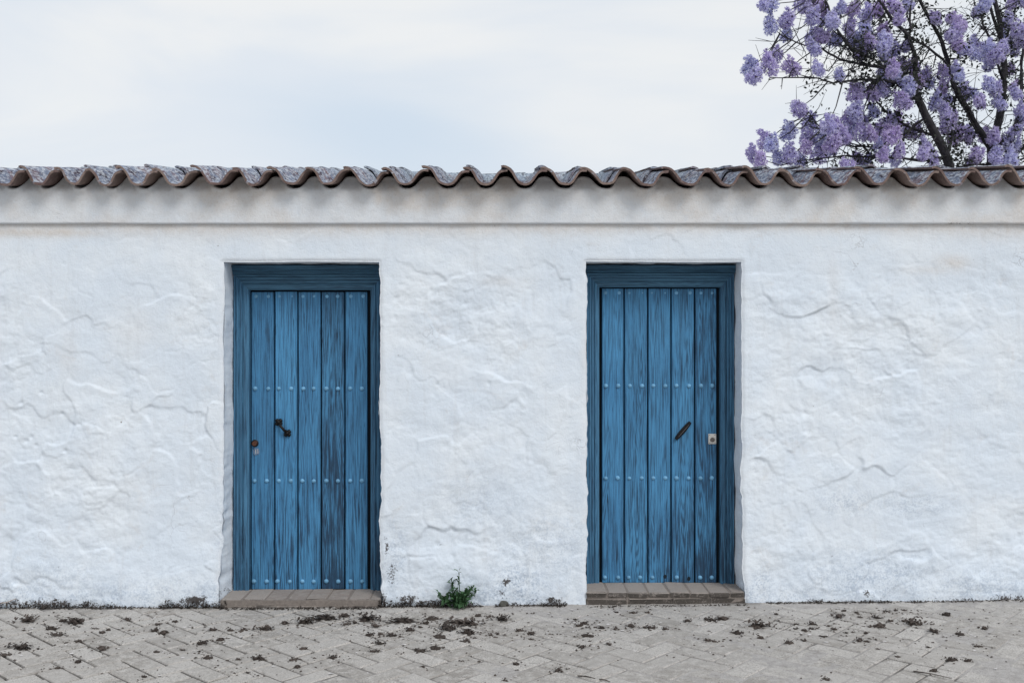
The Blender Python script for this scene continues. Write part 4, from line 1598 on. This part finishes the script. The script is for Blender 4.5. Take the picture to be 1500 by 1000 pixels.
branch('branch', [(1295, 98), (1270, 84), (1252, 76), (1230, 65)], -.6, -1.0, .016, .006)
branch('branch', [(1347, 150), (1320, 125), (1295, 117), (1280, 117), (1242, 119), (1220, 122), (1200, 115), (1155, 114), (1128, 114)], -.5, -1.3, .030, .006)
branch('branch', [(1252, 78), (1240, 62), (1232, 52), (1222, 36), (1216, 20), (1205, -10)], -.9, -.9, .026, .012)
branch('branch', [(1318, 108), (1296, 60), (1290, 27), (1272, 5), (1262, -30)], -.5, .2, .022, .010)
branch('branch', [(1372, 200), (1340, 190), (1305, 172), (1285, 150), (1275, 135)], -.3, .2, .026, .010)
branch('branch', [(1387, 232), (1350, 236), (1310, 232), (1270, 230), (1235, 228), (1205, 232), (1170, 236)], -.2, -.8, .026, .007)
branch('branch', [(1357, 172), (1320, 200), (1290, 215), (1250, 215), (1220, 205), (1195, 180), (1185, 165)], -.3, -.9, .024, .006)
branch('branch', [(1392, 250), (1420, 242), (1455, 240), (1490, 235), (1530, 225)], 0, .3, .028, .010)
branch('branch', [(1452, 218), (1480, 200), (1497, 150), (1496, 90), (1500, 45), (1505, -20)], .3, .7, .045, .015)
branch('branch', [(1470, 120), (1452, 60), (1440, 37), (1435, 10), (1432, -30)], .4, .1, .026, .010)
branch('branch', [(1470, 90), (1480, 37), (1490, 0), (1500, -60)], .5, .8, .024, .010)
branch('branch', [(1387, 232), (1395, 200), (1396, 170), (1400, 130)], -.2, .2, .024, .012)
branch('branch', [(1470, 240), (1485, 228), (1510, 205), (1560, 160), (1600, 90), (1640, 0)], .3, .2, .05, .02)
branch('branch', [(1436, 330), (1490, 300), (1560, 250), (1640, 190), (1700, 120)], 0, .4, .07, .02)
branch('branch', [(1467, 60), (1430, -40), (1400, -130), (1380, -220)], .5, .2, .03, .012)
branch('branch', [(1505, -20), (1530, -120), (1560, -230)], .7, .9, .02, .01)
branch('branch', [(1410, 285), (1350, 275), (1290, 262), (1230, 250), (1180, 247)], -.1, -.3, .034, .010)

z5 = [(150,15),(200,20),(205,140),(285,110),(290,195),(75,395),(180,375),(225,325),(325,390),(470,390),(600,430),(100,440),(370,20),(420,35),(490,40),(500,100),(450,95),(600,40),
(675,50),(740,80),(650,150),(430,200),(490,205),(560,225),(455,275),(690,230),(740,190),(770,240),(860,250),(860,310),(730,300),(365,630),(305,765),(415,720),(405,810),(530,730),
(575,740),(480,800),(555,860),(560,830),(160,830),(205,835),(95,900),(140,930),(235,920),(310,900),(370,940),(465,900),(400,860),(620,790),(690,640),(680,540),(720,530),(790,540),
(850,510),(860,430),(800,650),(680,720),(720,770),(640,790),(790,780),(860,760),(700,940),(760,950),(640,990),(560,120),(500,210),(720,690),(650,690)]
z6 = [(20,40),(120,40),(150,100),(60,200),(80,270),(120,290),(110,430),(90,400),(180,370),(230,390),(240,460),(290,440),(40,520),(200,570),(160,590),(120,700),(110,770),(300,860),
(290,890),(150,880),(30,860),(400,430),(400,510),(420,570),(370,590),(490,400),(500,440),(360,100),(460,100),(460,190),(490,250),(520,280),(600,260),(590,310),(680,270),(720,310),
(780,220),(820,280),(850,240),(670,370),(800,400),(670,490),(720,520),(620,590),(740,600),(820,500),(840,540),(860,670),(550,760),(560,800),(640,790),(600,900),(580,930),(720,930),
(730,970),(820,850),(820,780),(600,60),(650,20),(800,20),(780,120),(850,170),(530,520),(570,540),(640,320),(760,280),(320,480),(60,470)]
cl = [(1080 + a / 4, b_ / 4 + 1) for a, b_ in z5] + [(1280 + a / 4, b_ / 4 + 1) for a, b_ in z6]
rn = random.Random(21)
for q in range(88):                      # crown beyond the frame, above and to the right
    while True:
        x_, y_ = rn.uniform(1150, 1760), rn.uniform(-260, 230)
        if (x_ > 1520 or y_ < -22) and ((x_ - 1440) / 330) ** 2 + ((y_ + 0) / 270) ** 2 < 1: break
    cl.append((x_, y_))


def flower_variant(seed):
    rn = random.Random(seed)
    V_, F_, T_ = [], [], []
    lobes = [(0, 0, 0.0, .088), (rn.gauss(0, .02), rn.gauss(0, .02), .055, .070), (rn.gauss(0, .022), rn.gauss(0, .02), .105, .046), (rn.gauss(0, .04), rn.gauss(0, .03), -.035, .070), (rn.gauss(0, .02), 0, .145, .026)]
    for q in range(400):
        lx_, ly_, lz_, lr = rn.choices(lobes, weights=[l[3] ** 2 for l in lobes])[0]
        d_ = Vector((rn.gauss(0, 1), rn.gauss(0, 1), rn.gauss(0, .9))).normalized()
        rr = lr * rn.uniform(.62, 1.04)
        c = Vector((lx_, ly_, lz_)) + d_ * rr
        ax = (d_ + Vector((rn.gauss(0, .35), rn.gauss(0, .35), rn.gauss(-.35, .3)))).normalized()
        a = ax.orthogonal().normalized()
        b2 = ax.cross(a)
        s_ = rn.uniform(.011, .019)
        tone = min(1, max(0, rn.gauss(.66, .42)))
        darkv = 1.0 if rn.random() < .05 else 0.0
        i0 = len(V_)
        # a little bell: throat, waist, five flared lobes
        n = 5
        V_.append(tuple(c - ax * s_ * 1.3))
        T_.append((tone * .3, darkv))
        ph = rn.random() * 6
        for k in range(n):
            an = 2 * math.pi * k / n + ph
            V_.append(tuple(c + (a * math.cos(an) + b2 * math.sin(an)) * s_ * .45))
            T_.append((tone * .8, darkv))
        for k in range(n):
            an = 2 * math.pi * (k + .5) / n + ph
            V_.append(tuple(c + (a * math.cos(an) + b2 * math.sin(an)) * s_ * rn.uniform(.9, 1.25) + ax * s_ * rn.uniform(.3, .7)))
            T_.append((min(1, tone * 1.25), darkv))
        for k in range(n):
            j = (k + 1) % n
            F_.append((i0, i0 + 1 + j, i0 + 1 + k))
            F_.append((i0 + 1 + k, i0 + 1 + j, i0 + 6 + k))
    me = mesh_data('flower_cluster', V_, F_, M_FLOWER)
    ca = me.color_attributes.new('tone', 'FLOAT_COLOR', 'POINT')
    ca.data.foreach_set('color', np.array([(a, b_, 0, 1) for a, b_ in T_], dtype=np.float32).ravel())
    return me


fv = [flower_variant(s_) for s_ in range(7)]
rn = random.Random(77)
for q in range(38):                      # fill the dense heart of the crown
    x_, y_ = rn.uniform(1285, 1515), rn.uniform(-15, 238)
    if x_ < 1390 and y_ < 90 and x_ > 1340: continue
    if 1380 < x_ < 1420 and y_ < 30: continue
    cl.append((x_, y_))
rn = random.Random(31)
cpos = []
twigs = MB()
ap = np.array([tuple(p) for p, r in allpts])
for i, (x_, y_) in enumerate(cl):
    p0 = TP(x_, y_, 0)
    # choose a depth near the closest limb as seen from the front, with scatter
    dxy = np.hypot(ap[:, 0] - p0.x, ap[:, 2] - p0.z)
    near = int(np.argmin(dxy + 0.03 * np.random.rand(len(dxy))))
    dd = float(ap[near, 1]) + rn.uniform(-.55, .45)
    p = TP(x_, y_, dd)
    cpos.append(p)
    o = bpy.data.objects.new('flower_cluster', fv[i % 7])
    s_ = rn.uniform(.74, 1.10)
    o.location = p - Vector((0, 0, .02))
    o.scale = (s_ * rn.uniform(.85, 1.1), s_, s_ * rn.uniform(.85, 1.12))
    o.rotation_euler = (rn.gauss(0, .25), rn.gauss(0, .30), rn.uniform(0, 6.28))
    col.objects.link(o)
    o.parent = tree
    q_ = ap[near]
    a = Vector(q_)
    mid = a.lerp(p, .55) + Vector((rn.gauss(0, .04), rn.gauss(0, .04), -abs(rn.gauss(0, .05))))
    twigs.tube([a, mid, p, p + Vector((0, 0, .09))], [.009, .006, .004, .002], 5, False)
# fine bare twigs
for q in range(800):
    i = rn.randrange(len(allpts) - 1)
    a, r = allpts[i]
    if r > .07: continue
    d_ = Vector((rn.gauss(-.15, 1), rn.gauss(0, .8), rn.gauss(.25, .8))).normalized()
    L_ = rn.uniform(.15, .5)
    mid = a + d_ * L_ * .5 + Vector((rn.gauss(0, .03), rn.gauss(0, .03), rn.gauss(0, .03)))
    e = a + d_ * L_
    twigs.tube([a, mid, e], [.006, .004, .002], 4, False)
    cpos.append(e) if q % 2 else None
    if q % 3 == 0:
        f_ = mid + Vector((rn.gauss(0, .12), rn.gauss(0, .1), rn.gauss(.02, .12)))
        twigs.tube([mid, f_], [.004, .002], 4, False)
tag(twigs.build('twigs', M_BARK, tree), kind='stuff')
# dark young leaves and seed capsules
lv = MB()
for q in range(17000):
    if rn.random() < .60:
        c = rn.choice(cpos)
        sp_ = .05 if c.x < TP(1230, 0).x else .075
        if c.x < TP(1230, 0).x and rn.random() < .4: continue
        off = Vector((rn.gauss(0, sp_), rn.gauss(.05, sp_), rn.gauss(-.08 if sp_ > .06 else -.01, sp_)))
    else:
        c = allpts[rn.randrange(len(allpts))][0]
        if c.x < TP(1200, 0).x and rn.random() < .6: continue
        off = Vector((rn.gauss(0, .07), rn.gauss(0, .07), rn.gauss(0, .06)))
    c = c + off
    if mnoise.noise(c * 2.2) < -.03: continue
    ll = rn.uniform(.012, .034)
    if c.x < TP(1150, 0).x: continue
    a = Vector((rn.gauss(0, 1), rn.gauss(0, 1), rn.gauss(0, 1))).normalized()
    b2 = a.orthogonal().normalized()
    b2 = Matrix.Rotation(rn.uniform(0, 6.28), 3, a) @ b2
    i0 = len(lv.v)
    lv.v += [tuple(c - a * ll), tuple(c + b2 * ll * .55 + a * ll * -.1), tuple(c + a * ll), tuple(c - b2 * ll * .55 + a * ll * .1)]
    lv.f += [(i0, i0 + 1, i0 + 2), (i0, i0 + 2, i0 + 3)]
tag(lv.build('leaves_and_buds', M_LEAF, tree), kind='stuff')
print('bricks', cnt, 'clumps', len(clumps), 'clusters', len(cl))
